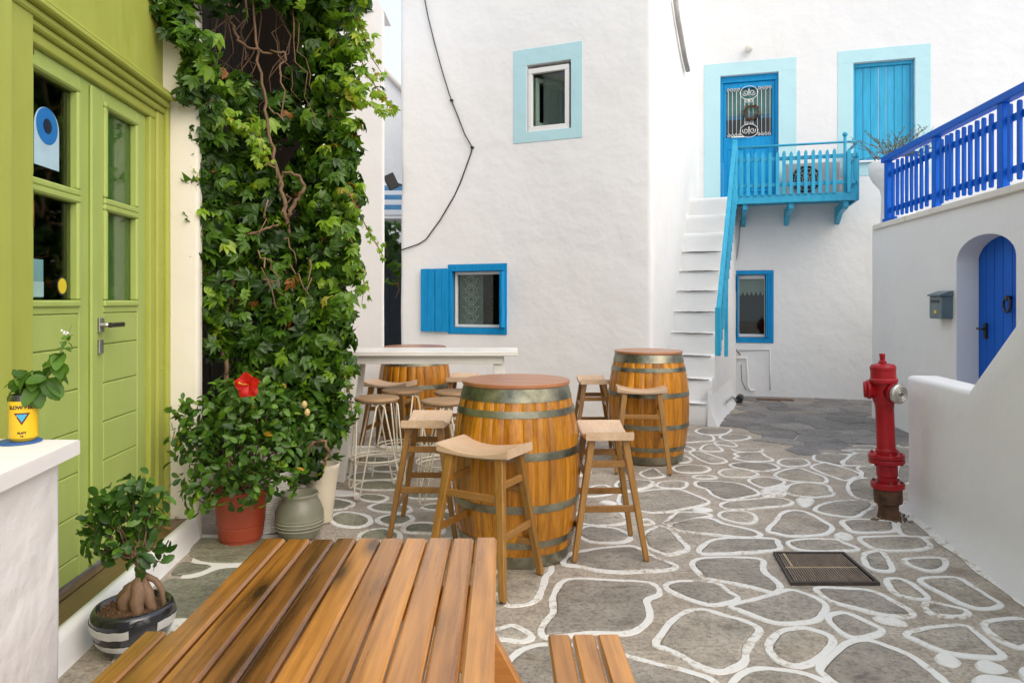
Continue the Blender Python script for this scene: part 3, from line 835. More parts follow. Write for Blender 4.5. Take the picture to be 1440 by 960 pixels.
for a, b in ((su0, sm_ - 0.004), (sm_ + 0.004, su1)):   # two leaves opened flat on the wall
    sh = MB()
    n = 2
    for k in range(n):
        w = (b - a) / n
        sh.wbox(F_FAC, a + k * w, a + (k + 1) * w - 0.002, sz0, sz1, 0.018, 0.048, 0.003)
    sh.build('shutter', M_BLUE, win)
cu = MB()     # lace curtain on the left half
ca, cb = iu1 - 0.36, iu1 - 0.035
cu.wbox(F_FAC, ca, cb, iz0 + 0.03, iz1 - 0.03, -0.135, -0.133, 0.0005)
M_NET, nt_, bs_ = new_mat('net_curtain'); bs_.inputs['Base Color'].default_value = (0.45, 0.46, 0.47, 1); bs_.inputs['Roughness'].default_value = 0.95; bs_.inputs['Alpha'].default_value = 0.33
cu.build('curtain', M_NET, win)
lc = MB()
nD = 5; cm = (ca + cb) / 2; hh = (iz1 - iz0 - 0.1) / nD
for k in range(nD):
    zc = iz0 + 0.05 + hh * (k + 0.5)
    for s_ in (1.0, 0.55):
        ring_ = [F_FAC.p(cm + math.cos(a) * 0.075 * s_, zc + math.sin(a) * hh * 0.48 * s_, -0.129) for a in np.linspace(0, 2 * math.pi, 13)[:-1]]
        lc.tube(ring_, 0.006, 4, closed=True)
    for sg in (-1, 1):
        lc.tube([F_FAC.p(cm + sg * 0.075, zc, -0.129), F_FAC.p(cm + sg * 0.11, zc + hh * 0.3, -0.129)], 0.004, 4)
lc.build('lace_pattern', M_LACE, win)
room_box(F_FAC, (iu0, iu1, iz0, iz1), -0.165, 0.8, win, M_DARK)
# upper window with painted surround
u0, u1, z0, z1 = rB; a0, a1, c0, c1 = rBs
su = MB()
su.wbox(F_FAC, a0, a1, z1, c1, 0, 0.006, 0.002); su.wbox(F_FAC, a0, a1, c0, z0, 0, 0.006, 0.002)
su.wbox(F_FAC, a0, u0, z0, z1, 0, 0.006, 0.002); su.wbox(F_FAC, u1, a1, z0, z1, 0, 0.006, 0.002)
su.build('window_surround', M_AQUA, house_a)
win = frame4(MB(), F_FAC, (u0 + 0.03, u1 - 0.01, z0 + 0.002, z1 - 0.04), (0.05, 0.05, 0.06, 0.06), -0.07, -0.01).build('window', M_WFRAME, house_a)
iu0, iu1, iz0, iz1 = u0 + 0.08, u1 - 0.06, z0 + 0.06, z1 - 0.10
MB().wbox(F_FAC, iu0, iu1, iz0, iz1, -0.05, -0.046, 0.0005).build('pane', M_GLASS, win)
FO = Fr(F_FAC.p(iu1 - 0.01, 0, -0.09).xy, (F_FAC.d * -0.55 - F_FAC.n * 0.83))
frame4(MB(), FO, (0, 0.42, iz0 + 0.02, iz1 - 0.03), (0.05, 0.05, 0.05, 0.05), -0.02, 0.02).build('open_casement', M_WFRAME, win)
MB().wbox(F_FAC, iu0 - 0.02, iu0 + 0.3, iz0, iz1, -0.12, -0.116, 0.0005).build('curtain', M_NET, win)
room_box(F_FAC, (iu0, iu1, iz0, iz1), -0.115, 1.2, win, M_DIM)

# cable drooping across the facade
cpts = [(597, -6), (604, 28), (612, 62), (622, 98), (632, 130), (638, 148), (645, 165), (655, 190), (665, 208), (663, 216), (655, 240), (648, 258), (640, 275), (620, 310), (600, 337), (590, 343), (580, 347), (562, 353)]
cab = MB().tube([F_FAC.p(*F_FAC.hit(x, y), 0.018 + 0.006 * math.sin(i * 2)) for i, (x, y) in enumerate(cpts)], 0.008, 6)
for (x, y) in ((665, 208), (636, 142)):
    cab.wbox(F_FAC, F_FAC.hit(x, y)[0] - 0.018, F_FAC.hit(x, y)[0] + 0.018, F_FAC.hit(x, y)[1] - 0.014, F_FAC.hit(x, y)[1] + 0.014, 0, 0.035, 0.004)
tag(cab.build('cable', M_BLACK), 'thin black cable pinned across the tall white facade', 'cable')
# floodlight on the alley corner
p = F_FAC.p(3.24, CAMH + (HY - 256) / FPX * 9.05, 0)
fl = thing('floodlight', 'small black floodlight on the alley corner of the white house', 'lamp', p)
MB().obox(p + Vector((-0.07, -0.06, 0)), (0.85, 0.2, 0.45), (-0.3, 0.93, 0.1), (-0.4, -0.2, 0.88), (-0.085, -0.04, -0.10), (0.05, 0.04, 0.10), 0.01).build('housing', M_BLACK, fl)
MB().bar(p + Vector((-0.05, -0.03, -0.02)), p + Vector((0.05, 0.05, -0.04)), 0.03, 0.02).build('bracket', M_BLACK, fl)

# ================================================================== stair house behind, with the balcony
house_b = thing('house', 'white house with a blue upstairs door opening onto a balcony', 'house', F_FAR.p(0, 0))
rD = F_FAR.rect(1013, 104, 1095, 284); rDs = F_FAR.rect(990, 86, 1120, 288)
rW = F_FAR.rect(1200, 85, 1287, 225); rWs = F_FAR.rect(1178, 67, 1309, 246)
rC = F_FAR.rect(1030, 380, 1088, 482)
LO = 6.0
wall('wall', house_b, [F_FAR.p(-LO, 0).xy, F_FAR.p(2.4, 0).xy], -0.05, 7.5, M_STAINED,
     openings=[(*shift(r, LO), 0.16) for r in (rD, rW, rC)], flats=[shift(rDs, LO), shift(rWs, LO)], step=0.22, amp=0.014, seed=11)
for r, s_, nm in ((rD, rDs, 'door_surround'), (rW, rWs, 'shutter_surround')):
    mb = MB()
    mb.wbox(F_FAR, s_[0], s_[1], r[3], s_[3], 0, 0.006, 0.002); mb.wbox(F_FAR, s_[0], r[0], r[2], r[3], 0, 0.006, 0.002); mb.wbox(F_FAR, r[1], s_[1], r[2], r[3], 0, 0.006, 0.002)
    if nm == 'shutter_surround': mb.wbox(F_FAR, s_[0], s_[1], s_[2], r[2], 0, 0.006, 0.002)
    mb.build(nm, M_AQUA, house_b)
# door leaf
u0, u1, z0, z1 = rD
W_ = u1 - u0; H_ = z1 - z0
gz0 = F_FAR.hit(1053, 190)[1]; gz1 = F_FAR.hit(1053, 121)[1]
gu0, gu1 = u0 + 0.085, u1 - 0.085
dr = MB()
frame4(dr, F_FAR, (u0 + 0.002, u1 - 0.002, z0 + 0.005, z1 - 0.002), (0.04, 0.04, 0.03, 0.09), -0.16, -0.06)
frame4(dr, F_FAR, (u0 + 0.044, u1 - 0.044, z0 + 0.037, z1 - 0.094), (0.04, 0.04, gz0 - z0 - 0.04, max(0.02, z1 - 0.094 - gz1)), -0.14, -0.09)
door = dr.build('door', M_DOORBLUE, house_b)
for a in (0, 1):
    mid = (u0 + u1) / 2
    l, r_ = (u0 + 0.11, mid - 0.03) if a == 0 else (mid + 0.03, u1 - 0.11)
    frame4(MB(), F_FAR, (l, r_, z0 + 0.16, gz0 - 0.16), (0.025,) * 4, -0.092, -0.078).wbox(F_FAR, l + 0.05, r_ - 0.05, z0 + 0.21, gz0 - 0.21, -0.092, -0.082, 0.006).build('panel', M_DOORBLUE, door)
MB().wbox(F_FAR, gu0, gu1, gz0, gz1, -0.135, -0.131, 0.0005).build('pane', M_GLASS, door)
MB().wbox(F_FAR, gu0, gu1, gz0 + 0.30, gz1, -0.158, -0.154, 0.0005).build('curtain', m_plain('teal_curtain', (0.16, 0.38, 0.42), 0.9), door)
MB().wbox(F_FAR, gu0, gu1, gz0 + 0.27, gz0 + 0.33, -0.15, -0.137, 0.002).build('glazing_bar', M_DOORBLUE, door)
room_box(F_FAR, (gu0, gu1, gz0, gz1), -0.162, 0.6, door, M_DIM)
gr = MB()
def F_p(u, z): return F_FAR.p(u, z, -0.072)
nb = 11
for k in range(nb):
    u = gu0 + (gu1 - gu0) * (k + 0.5) / nb
    mid = abs(k - (nb - 1) / 2) < 2
    gr.tube([F_p(u, gz0 + (0.17 if mid else 0.045)), F_p(u, gz1 - (0.17 if mid else 0.045))], 0.004, 5)
def spiral(uc, zc, r, turns, ph, sg=1):
    return [F_p(uc + sg * r * (1 - 0.75 * t) * math.cos(ph + turns * 2 * math.pi * t), zc + r * (1 - 0.75 * t) * math.sin(ph + turns * 2 * math.pi * t)) for t in np.linspace(0, 1, 14)]
wd = gu1 - gu0
for zz, ph in ((gz1 - 0.02, -1.57), (gz0 + 0.02, 1.57)):
    for k in range(4):
        for sg in (-1, 1):
            gr.tube(spiral((gu0 + gu1) / 2 + sg * (wd * 0.19 + 0.022 + k * wd * 0.075), zz, 0.026, 1.1, ph, sg), 0.0045, 5)
cm = (gu0 + gu1) / 2
for zc, sg in ((gz1 - 0.08, 1), (gz0 + 0.08, -1)):
    gr.tube([F_p(cm + 0.125 * math.cos(a), zc + 0.10 * math.sin(a)) for a in np.linspace(0, 2 * math.pi, 21)[:-1]], 0.005, 5, closed=True)
    for q in (-1, 1):
        gr.tube(spiral(cm + q * 0.05, zc, 0.045, 1.3, 3.6 * sg, -q), 0.0045, 5)
        gr.tube(spiral(cm + q * 0.032, zc - sg * 0.12, 0.03, 1.2, 2.0 * sg, q), 0.0045, 5)
    gr.tube([F_p(cm, zc - 0.05), F_p(cm, zc + 0.06)], 0.007, 5)
gr.build('grille', M_WFRAME, door)
hz = F_FAR.hit(1040, 192)[1]; ha, hb = F_FAR.hit(1029, 192)[0], F_FAR.hit(1046, 192)[0]
MB().tube([F_FAR.p(ha, hz, -0.09), F_FAR.p(ha, hz, -0.04), F_FAR.p(hb, hz, -0.04), F_FAR.p(hb, hz, -0.09)], 0.010, 6).build('handle', M_WFRAME, door)
# wreath on the door
wc = F_FAR.hit(1057, 157); wp = F_FAR.p(wc[0], wc[1], -0.055)
wreath = MB()
for i in range(150):
    a = random.uniform(0, 2 * math.pi); rr = 0.10 + random.gauss(0, 0.018)
    c = F_FAR.p(wc[0] + rr * math.cos(a), wc[1] + rr * math.sin(a), -0.055 + random.gauss(0, 0.012))
    d1 = Vector((random.gauss(0, 1), random.gauss(0, 1), random.gauss(0, 1))).normalized() * 0.022; d2 = d1.cross(Vector((random.gauss(0, 1), random.gauss(0, 1), random.gauss(0, 1)))).normalized() * 0.010
    wreath.add([c - d1, c + d2, c + d1, c - d2], [[0, 1, 2, 3]])
wreath.tube([F_FAR.p(wc[0] + 0.10 * math.cos(a), wc[1] + 0.10 * math.sin(a), -0.06) for a in np.linspace(0, 2 * math.pi, 17)[:-1]], 0.014, 5, closed=True)
tag(wreath.build('wreath', m_plain('dried_wreath', (0.10, 0.06, 0.035), 0.9)), 'small dried twig wreath hanging on the blue upstairs door', 'wreath')
# closed shutters upstairs
u0, u1, z0, z1 = rW
shf = frame4(MB(), F_FAR, (u0 + 0.002, u1 - 0.002, z0 + 0.002, z1 - 0.002), (0.035, 0.035, 0.02, 0.05), -0.16, -0.07).build('closed_shutters', M_SHUT, house_b)
nb = 7; a, b = u0 + 0.04, u1 - 0.04
for k in range(nb):
    w = (b - a) / nb
    MB().wbox(F_FAR, a + k * w + 0.002, a + (k + 1) * w - (0.006 if k in (2, 3) else 0.002), z0 + 0.025, z1 - 0.055, -0.13, -0.10 + 0.004 * (k % 2), 0.004).build('board', M_SHUT, shf)
MB().wbox(F_FAR, u0 - 0.02, u1 + 0.02, z0 - 0.03, z0 - 0.001, 0.006, 0.05, 0.006).build('sill', M_WHITE2, shf)
# ground floor window
u0, u1, z0, z1 = rC
win = frame4(MB(), F_FAR, (u0 + 0.002, u1 - 0.002, z0 + 0.002, z1 - 0.002), (0.06, 0.055, 0.075, 0.06), -0.05, 0.012).build('window', M_BLUE, house_b)
for a, b in ((u0 + 0.065, u0 + 0.085), (u0 + 0.09, u0 + 0.11), (u1 - 0.085, u1 - 0.06), ):
    MB().wbox(F_FAR, a, b, z0 + 0.08, z1 - 0.065, -0.07, 0.06, 0.003).build('shutter', M_BLUE, win)
iu0, iu1, iz0, iz1 = u0 + 0.115, u1 - 0.09, z0 + 0.08, z1 - 0.065
frame4(MB(), F_FAR, (iu0, iu1, iz0, iz1), (0.008, 0.008, 0.045, 0.06), -0.13, -0.08).build('sash', M_WFRAME, win)
MB().wbox(F_FAR, iu0 + 0.008, iu1 - 0.008, iz0 + 0.045, iz1 - 0.06, -0.11, -0.106, 0.0005).build('pane', M_GLASS, win)
M_LACE2, _n2, _b2 = new_mat('lace_valance_net'); _b2.inputs['Base Color'].default_value = (0.62, 0.62, 0.62, 1); _b2.inputs['Roughness'].default_value = 0.95; _b2.inputs['Alpha'].default_value = 0.6
va = MB(); n = 6; poly = []
zt = iz1 - 0.05; vz = zt - 0.26
for k in range(n):
    x0_ = iu0 + (iu1 - iu0) * k / n; x1_ = iu0 + (iu1 - iu0) * (k + 1) / n
    poly += [(x0_, vz + 0.07), ((x0_ * 0.75 + x1_ * 0.25), vz + 0.02), ((x0_ + x1_) / 2, vz), ((x0_ * 0.25 + x1_ * 0.75), vz + 0.02)]
poly += [(iu1, vz + 0.07), (iu1, zt), (iu0, zt)]
va.prism(poly, (F_FAR.o.x, F_FAR.o.y, 0), (F_FAR.d.x, F_FAR.d.y, 0), (0, 0, 1), (F_FAR.n.x, F_FAR.n.y, 0), -0.135, -0.133)
va.build('lace_valance', M_LACE2, win, fix=True)
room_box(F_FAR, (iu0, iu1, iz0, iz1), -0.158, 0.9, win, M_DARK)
# conduits beside it
def onF(F, pts, o=0.012): return [F.p(*F.hit(x, y), o) for x, y in pts]
tag(MB().tube(onF(F_FAR, [(1047, 297), (1041, 312), (1039, 340), (1036, 362), (1030, 380)]), 0.009, 6).build('cable', M_ACGREY), 'thin grey cable running down the wall under the balcony', 'cable')
tag(MB().tube(onF(F_FAR, [(1026, 503), (1050, 503), (1051, 520), (1052, 544), (1056, 549), (1061, 548)], 0.02), 0.014, 7).build('pipe', M_WHITE2), 'white painted bent pipe low on the wall under the window', 'pipe')
tag(MB().tube(onF(F_FAR, [(1040, 492), (1083, 491), (1083, 548)], 0.008), 0.010, 6).build('conduit', M_WHITE2), 'white painted angular conduit below the ground floor window', 'conduit')
tag(MB().tube(onF(F_FAR, [(1030, 485), (1041, 499)], 0.03), 0.010, 6).tube(onF(F_FAR, [(1042, 512), (1043, 535), (1049, 548)], 0.03), 0.006, 5).build('wire', M_STEM), 'short brownish loose wire hanging below the ground floor window', 'wire')
lp = F_FAR.p(*F_FAR.hit(1053, 70), 0)
dl = thing('wall_lamp', 'small round white lamp on the wall above the blue upstairs door', 'lamp', lp)
MB().tube([lp, lp + Vector((*F_FAR.n, 0)) * 0.05], [0.045, 0.04], 12).build('base', M_WHITE2, dl)
MB().lathe([(0.0, -0.06), (0.03, -0.052), (0.052, -0.03), (0.06, 0), (0.052, 0.03), (0.03, 0.052), (0, 0.06)], 16, lp + Vector((*F_FAR.n, 0)) * 0.07, caps=False).build('globe', m_plain('globe_white', (0.75, 0.70, 0.62), 0.3), dl)
pp = onF(F_SIDE, [(943, -8), (948, 30), (954, 62), (958, 84), (962, 100)], 0.05)
tag(MB().tube(pp, 0.032, 8).build('drainpipe', m_paint('weathered_grey', (0.42, 0.40, 0.37), wear=0.3, wearcol=(0.16, 0.13, 0.10))), 'weathered grey downpipe ending high on the side wall', 'pipe')

# ================================================================== stairs
DS = Vector((0.396, 0.918, 0)).normalized(); LSD = Vector((-DS.y, DS.x, 0))
SO = Vector((2.37, 8.05, 0)) - DS * 0.12 + LSD * 0.115
stairs = thing('stairs', 'steep white plastered outdoor steps climbing beside the tall house', 'stairs', SO)
NR, RISE, TREAD, SW = 11, 0.2575, 0.185, 0.60
for i in range(NR):
    t0 = i * TREAD; t1 = NR * TREAD + 0.75
    e = 0.003 * (i % 3)
    zb = 0.0 if i == 0 else i * RISE - 0.02
    mb = MB()
    # rounded plaster step, slightly sagging nosing
    n = 9; prof = [(t0 + 0.03, zb), (t0 + 0.012, zb + 0.06), (t0, (i + 1) * RISE - 0.06), (t0 + 0.004, (i + 1) * RISE - 0.025), (t0 + 0.02, (i + 1) * RISE - 0.006), (t0 + 0.05, (i + 1) * RISE), (t1, (i + 1) * RISE), (t1, zb)]
    rows = []
    for k in range(n):
        w = -e + (SW + 2 * e) * k / (n - 1)
        wob = lambda q: 0.008 * mnoise.noise(Vector((k * 0.7, i * 3.1, q)))
        rows.append([SO + DS * (a + wob(1)) + LSD * w + Vector((0, 0, z + (wob(2) if z > zb + 0.1 else 0))) for a, z in prof])
    mb.grid(rows, True)
    mb.add(rows[0], [list(range(len(prof)))[::-1]])
    st = mb.build('step', M_WHITE, stairs)
    if i < 8:
        lip = MB(); pts = [SO + DS * (t0 - 0.012 + 0.006 * mnoise.noise(Vector((k * 0.9, i, 7)))) + LSD * (0.03 + (SW - 0.10) * k / 10) + Vector((0, 0, (i + 1) * RISE - 0.014 + 0.006 * mnoise.noise(Vector((k * 0.5, i, 8))))) for k in range(11)]
        lip.tube(pts, [0.006 + 0.006 * math.sin(math.pi * k / 10) for k in range(11)], 6).build('slate_edge', M_SLATE, st)
# low block beside the foot of the stairs
lb = MB(); q = SO - DS * 0.22 + LSD * 0.30
lb.obox(q, DS, LSD, (0, 0, 1), (0, 0, -0.02), (0.26, 0.4, 0.22), 0.03); lb.build('foot_block', M_WHITE, stairs)
# skirting of plaster along the stair side
sk = MB(); rows = []
for t in np.arange(-0.02, 2.2, 0.1):
    w = 0.10 + 0.02 * mnoise.noise(Vector((t * 3, 1, 4)))
    rows.append([SO + DS * t - LSD * o + Vector((0, 0, z)) for o, z in ((-0.01, 0.42), (0.012, 0.26), (0.035, 0.13), (w * 0.75, 0.04), (w, -0.005))])
sk.grid(rows, True); sk.add(rows[0] + [SO + DS * -0.02 + LSD * 0.02 - Vector((0, 0, 0.005))], [list(range(6))]); sk.build('plaster_skirt', M_WHITE, stairs)

# stair railing with cyan pickets
rail = thing('stair_railing', 'cyan wooden picket railing sloping down beside the white steps', 'railing', SO)
def rp(t, z, o=0.03): return SO + DS * (t + 0.12) - LSD * (o + 0.07) + Vector((0, 0, z))
ta, za, tb, zb = -0.15, 1.28, 1.55, 3.50
MB().bar(rp(ta, za), rp(tb, zb), 0.05, 0.045).build('handrail', M_CYAN, rail)
MB().bar(rp(ta, za - 0.14), rp(tb, zb - 0.20), 0.025, 0.05).build('rail', M_CYAN, rail)
MB().bar(rp(ta, za - 0.30), rp(tb, zb - 0.62), 0.025, 0.05).build('rail', M_CYAN, rail)
npk = 17
pk_me = None
for k in range(npk):
    f = k / (npk - 1); t = ta + (tb - ta) * f; zt = za + (zb - za) * f
    ln = 0.38 + (0.72 - 0.38) * f
    MB().obox(rp(t, 0, 0.055), DS, LSD, (0, 0, 1), (-0.022, -0.01, zt - 0.05 - ln), (0.022, 0.012, zt - 0.05), 0.005).build('picket', M_CYAN, rail)
MB().obox(rp(ta - 0.02, 0, 0.03), DS, LSD, (0, 0, 1), (-0.03, -0.03, 0.80), (0.03, 0.03, za + 0.06), 0.006).build('post', M_CYAN, rail)
MB().obox(rp(0.42, 0, 0.05), DS, LSD, (0, 0, 1), (-0.03, -0.02, 0.75), (0.03, 0.02, 1.75), 0.006).build('post', M_CYAN, rail)
MB().obox(rp(tb, 0, 0.03), DS, LSD, (0, 0, 1), (-0.03, -0.03, 2.74), (0.03, 0.03, zb + 0.05), 0.006).build('post', M_CYAN, rail)

# ================================================================== balcony
F_BAL = F_FAR.off(0.75)
bal = thing('balcony', 'cyan wooden balcony with picket fence under the blue door', 'balcony', F_FAR.p(0.3, 2.83))
bu0 = F_BAL.hit(1203, 280)[0]; bu1 = F_BAL.hit(1036, 288)[0]; BZ = 2.84
nb = 6
for k in range(nb):
    o0 = 0.003 + 0.75 * k / nb; MB().wbox(F_FAR, bu0, bu1, BZ - 0.035, BZ, o0, o0 + 0.75 / nb - 0.006, 0.003).build('floor_board', M_CYAN, bal)
MB().wbox(F_BAL, bu0 - 0.01, bu1, BZ - 0.10, BZ + 0.012, 0.0, 0.035, 0.004).build('fascia', M_CYAN, bal)
MB().wbox(F_FAR, bu0 - 0.04, bu0 - 0.012, BZ - 0.10, BZ + 0.012, 0.003, 0.78, 0.004).build('fascia', M_CYAN, bal)
for px in (1048, 1113, 1190):
    u = F_BAL.hit(px, 285)[0]
    poly = [(0.003, BZ - 0.10), (0.74, BZ - 0.10), (0.74, BZ - 0.17), (0.66, BZ - 0.20), (0.5, BZ - 0.20), (0.3, BZ - 0.22), (0.12, BZ - 0.30), (0.003, BZ - 0.34)]
    MB().prism(poly, F_FAR.p(u, 0), (F_FAR.n.x, F_FAR.n.y, 0), (0, 0, 1), (F_FAR.d.x, F_FAR.d.y, 0), -0.03, 0.03).build('bracket', M_CYAN, bal, fix=True)
ztp = F_BAL.hit(1172, 210)[1]; zbt = F_BAL.hit(1172, 272)[1]; zr1 = F_BAL.hit(1172, 220)[1]; zr0 = F_BAL.hit(1172, 257)[1]; zh = F_BAL.hit(1172, 201)[1]
def picket_poly(w, zb, zt, pointed=True):
    h = w / 2
    if pointed: return [(-h, zb), (h, zb), (h, zt - w * 0.8), (h * 0.55, zt - w * 0.25), (0, zt), (-h * 0.55, zt - w * 0.25), (-h, zt - w * 0.8)]
    a = [(h * math.cos(t), zt - h + h * math.sin(t)) for t in np.linspace(0, math.pi, 7)]
    b = [(h * math.cos(t), zb + h + h * math.sin(t)) for t in np.linspace(math.pi, 2 * math.pi, 7)]
    return a + b
for px in (1042.5, 1052, 1062.5, 1072.5, 1082.5, 1093, 1102, 1112, 1122.5, 1132.5, 1143, 1152.5, 1162.5, 1172.5, 1193):
    u = F_BAL.hit(px, 240)[0]
    MB().prism(picket_poly(0.043, zbt, ztp + random.uniform(-0.008, 0.008)), F_BAL.p(u, 0), (F_BAL.d.x, F_BAL.d.y, 0), (0, 0, 1), (F_BAL.n.x, F_BAL.n.y, 0), 0.036, 0.056).build('picket', M_CYAN, bal, fix=True)
for z in (zr0, zr1): MB().wbox(F_BAL, bu0, bu1, z - 0.025, z + 0.025, 0.010, 0.034, 0.003).build('rail', M_CYAN, bal)
for k in range(4):
    o = 0.12 + k * 0.16
    MB().prism(picket_poly(0.043, zbt, ztp), F_FAR.p(bu0 - 0.025, 0, o), (F_FAR.n.x, F_FAR.n.y, 0), (0, 0, 1), (F_FAR.d.x, F_FAR.d.y, 0), -0.03, -0.01).build('picket', M_CYAN, bal, fix=True)
for z in (zr0, zr1): MB().wbox(F_FAR, bu0 - 0.032, bu0 - 0.008, z - 0.025, z + 0.025, 0.003, 0.78, 0.003).build('rail', M_CYAN, bal)
hr = [F_BAL.p(bu1, zh, 0.02), F_BAL.p((bu0 + bu1) / 2, zh, 0.02), F_BAL.p(bu0 + 0.04, zh, 0.02), F_BAL.p(bu0 - 0.015, zh, 0.0), F_BAL.p(bu0 - 0.02, zh, -0.06), F_FAR.p(bu0 - 0.02, zh, 0.02)]
MB().tube(hr, 0.016, 8).build('handrail', M_CYAN, bal)
for (u, o, top) in ((bu0 + 0.13, 0.02, F_BAL.hit(1182, 192)[1]), (bu1, 0.02, zh + 0.02), (bu0 - 0.02, -0.72, zh)):
    b_ = F_BAL.p(u, 0, o)
    mb = MB().tube([b_ + Vector((0, 0, BZ)), b_ + Vector((0, 0, top))], 0.02, 8)
    if top > zh + 0.03: mb.lathe([(0.0, -0.035), (0.025, -0.025), (0.035, 0), (0.025, 0.025), (0.0, 0.035)], 12, b_ + Vector((0, 0, top + 0.02)), caps=False)
    mb.build('post', M_CYAN, bal)
MB().wbox(F_BAL, bu0 - 0.045, bu0 + 0.02, BZ - 0.1, zr1 + 0.05, -0.03, 0.008, 0.004).build('corner_board', M_CYAN, bal)
# air conditioner on the balcony
au0, au1 = F_FAR.hit(1180, 250, 0.3)[0], F_FAR.hit(1104, 250, 0.3)[0]
ac = thing('air_conditioner', 'grey air conditioner unit behind the cyan balcony pickets', 'air conditioner', F_FAR.p((au0 + au1) / 2, BZ, 0.2))
MB().wbox(F_FAR, au0, au1, BZ + 0.03, BZ + 0.50, 0.08, 0.36, 0.012).build('casing', M_ACGREY, ac)
fc = F_FAR.p(au0 + (au1 - au0) * 0.62, BZ + 0.265, 0.362); fn = Vector((*F_FAR.n, 0)); fd = Vector((*F_FAR.d, 0))
fan = MB()
fan.prism([(0.20 * math.cos(a), 0.20 * math.sin(a)) for a in np.linspace(0, 2 * math.pi, 25)[:-1]], fc, fd, (0, 0, 1), fn, 0.0, 0.003)
fo = fan.build('fan_opening', M_DARK, ac, fix=True)
gr = MB()
for r in (0.05, 0.10, 0.15, 0.195): gr.tube([fc + fd * r * math.cos(a) + Vector((0, 0, r * math.sin(a))) + fn * 0.012 for a in np.linspace(0, 2 * math.pi, 21)[:-1]], 0.004, 4, closed=True)
for k in range(6):
    a = math.pi * k / 6; d = fd * math.cos(a) + Vector((0, 0, math.sin(a))); gr.tube([fc - d * 0.195 + fn * 0.01, fc + d * 0.195 + fn * 0.01], 0.004, 4)
gr.build('grille', M_ACGREY, fo)
for s_ in (0.1, 0.85): MB().wbox(F_FAR, au0 + (au1 - au0) * s_, au0 + (au1 - au0) * s_ + 0.05, BZ, BZ + 0.03, 0.1, 0.34, 0.003).build('foot', M_BLACK, ac)

# ================================================================== right terrace house with the arched door
house_c = thing('house', 'low white terrace house with an arched deep blue door', 'house', F_RIGHT.p(-2, 0))
LR = 7.6; TZ = 2.30
ra = F_RIGHT.rect(1345, 337, 1429, 424); au0, au1 = ra[0], ra[1]; AZ = 1.97; SZ = 1.76
wall('wall', house_c, [F_RIGHT.p(-LR, 0).xy, F_RIGHT.p(0, 0).xy, (10.0, 7.4)], -0.05, TZ, M_WHITE2, openings=[(au0 + LR, au1 + LR, -0.03, AZ, 0.20)], step=0.22, rad=0.08, amp=0.012, seed=21, cap=0.3)
MB().add([F_RIGHT.p(-LR, TZ - 0.004, -0.02), F_RIGHT.p(-0.05, TZ - 0.004, -0.02), Vector((10.0, 7.3, TZ - 0.004)), Vector((10.0, 1.0, TZ - 0.004))], [[3, 2, 1, 0]]).build('terrace_floor', M_WHITE2, house_c, fix=True)
mb = MB(); cu_, hw = (au0 + au1) / 2, (au1 - au0) / 2
arc = [(cu_ + hw * math.cos(a), SZ + (AZ - SZ) * math.sin(a)) for a in np.linspace(0, math.pi, 17)]
right_sp = arc[:9] + [(cu_, AZ + 0.001), (au1, AZ + 0.001)]; left_sp = arc[8:] + [(au0, AZ + 0.001), (cu_, AZ + 0.001)]
for sp in (right_sp, left_sp):
    mb.prism(sp, (F_RIGHT.o.x, F_RIGHT.o.y, 0), (F_RIGHT.d.x, F_RIGHT.d.y, 0), (0, 0, 1), (F_RIGHT.n.x, F_RIGHT.n.y, 0), -0.199, 0.0)
mb.build('arch', M_WHITE2, house_c, fix=True)
adoor = MB().wbox(F_RIGHT, au0 - 0.02, au1 + 0.02, 0.02, AZ + 0.05, -0.26, -0.205, 0.003).build('door', M_DEEP, house_c)
nb = 7
for k in range(nb):
    a = au0 + (au1 - au0) * k / nb
    MB().wbox(F_RIGHT, a + 0.003, a + (au1 - au0) / nb - 0.003, 0.03, AZ + 0.04, -0.204, -0.185, 0.004).build('board', M_DEEP, adoor)
kp = F_RIGHT.p(*F_RIGHT.hit(1419, 419, -0.17), -0.17)
rd, rn = Vector((*F_RIGHT.d, 0)), Vector((*F_RIGHT.n, 0))
MB().tube([kp + rd * 0.055 * math.sin(a) + Vector((0, 0, -0.055 + 0.06 * math.cos(a))) + rn * 0.015 for a in np.linspace(0, 2 * math.pi, 21)[:-1]], 0.011, 6, closed=True).tube([kp - rn * 0.02, kp + rn * 0.03], 0.02, 8).build('ring_knocker', M_BLACK, adoor)
kp = F_RIGHT.p(*F_RIGHT.hit(1385, 462, -0.17), -0.17)
MB().tube([kp - rn * 0.02, kp + rn * 0.05, kp + rn * 0.055 + rd * 0.02, kp + rn * 0.055 + rd * -0.09], 0.010, 6).obox(kp, rd, rn, (0, 0, 1), (-0.02, -0.02, -0.09), (0.02, 0.006, 0.05), 0.004).build('handle', M_BLACK, adoor)
MB().wbox(F_RIGHT, -LR, -0.15, TZ - 0.05, TZ + 0.012, 0.0, 0.03, 0.008).build('ledge', m_plaster('rust_stained_ledge', (0.72, 0.69, 0.63), stain=(0.40, 0.24, 0.10), amount=0.75), house_c)
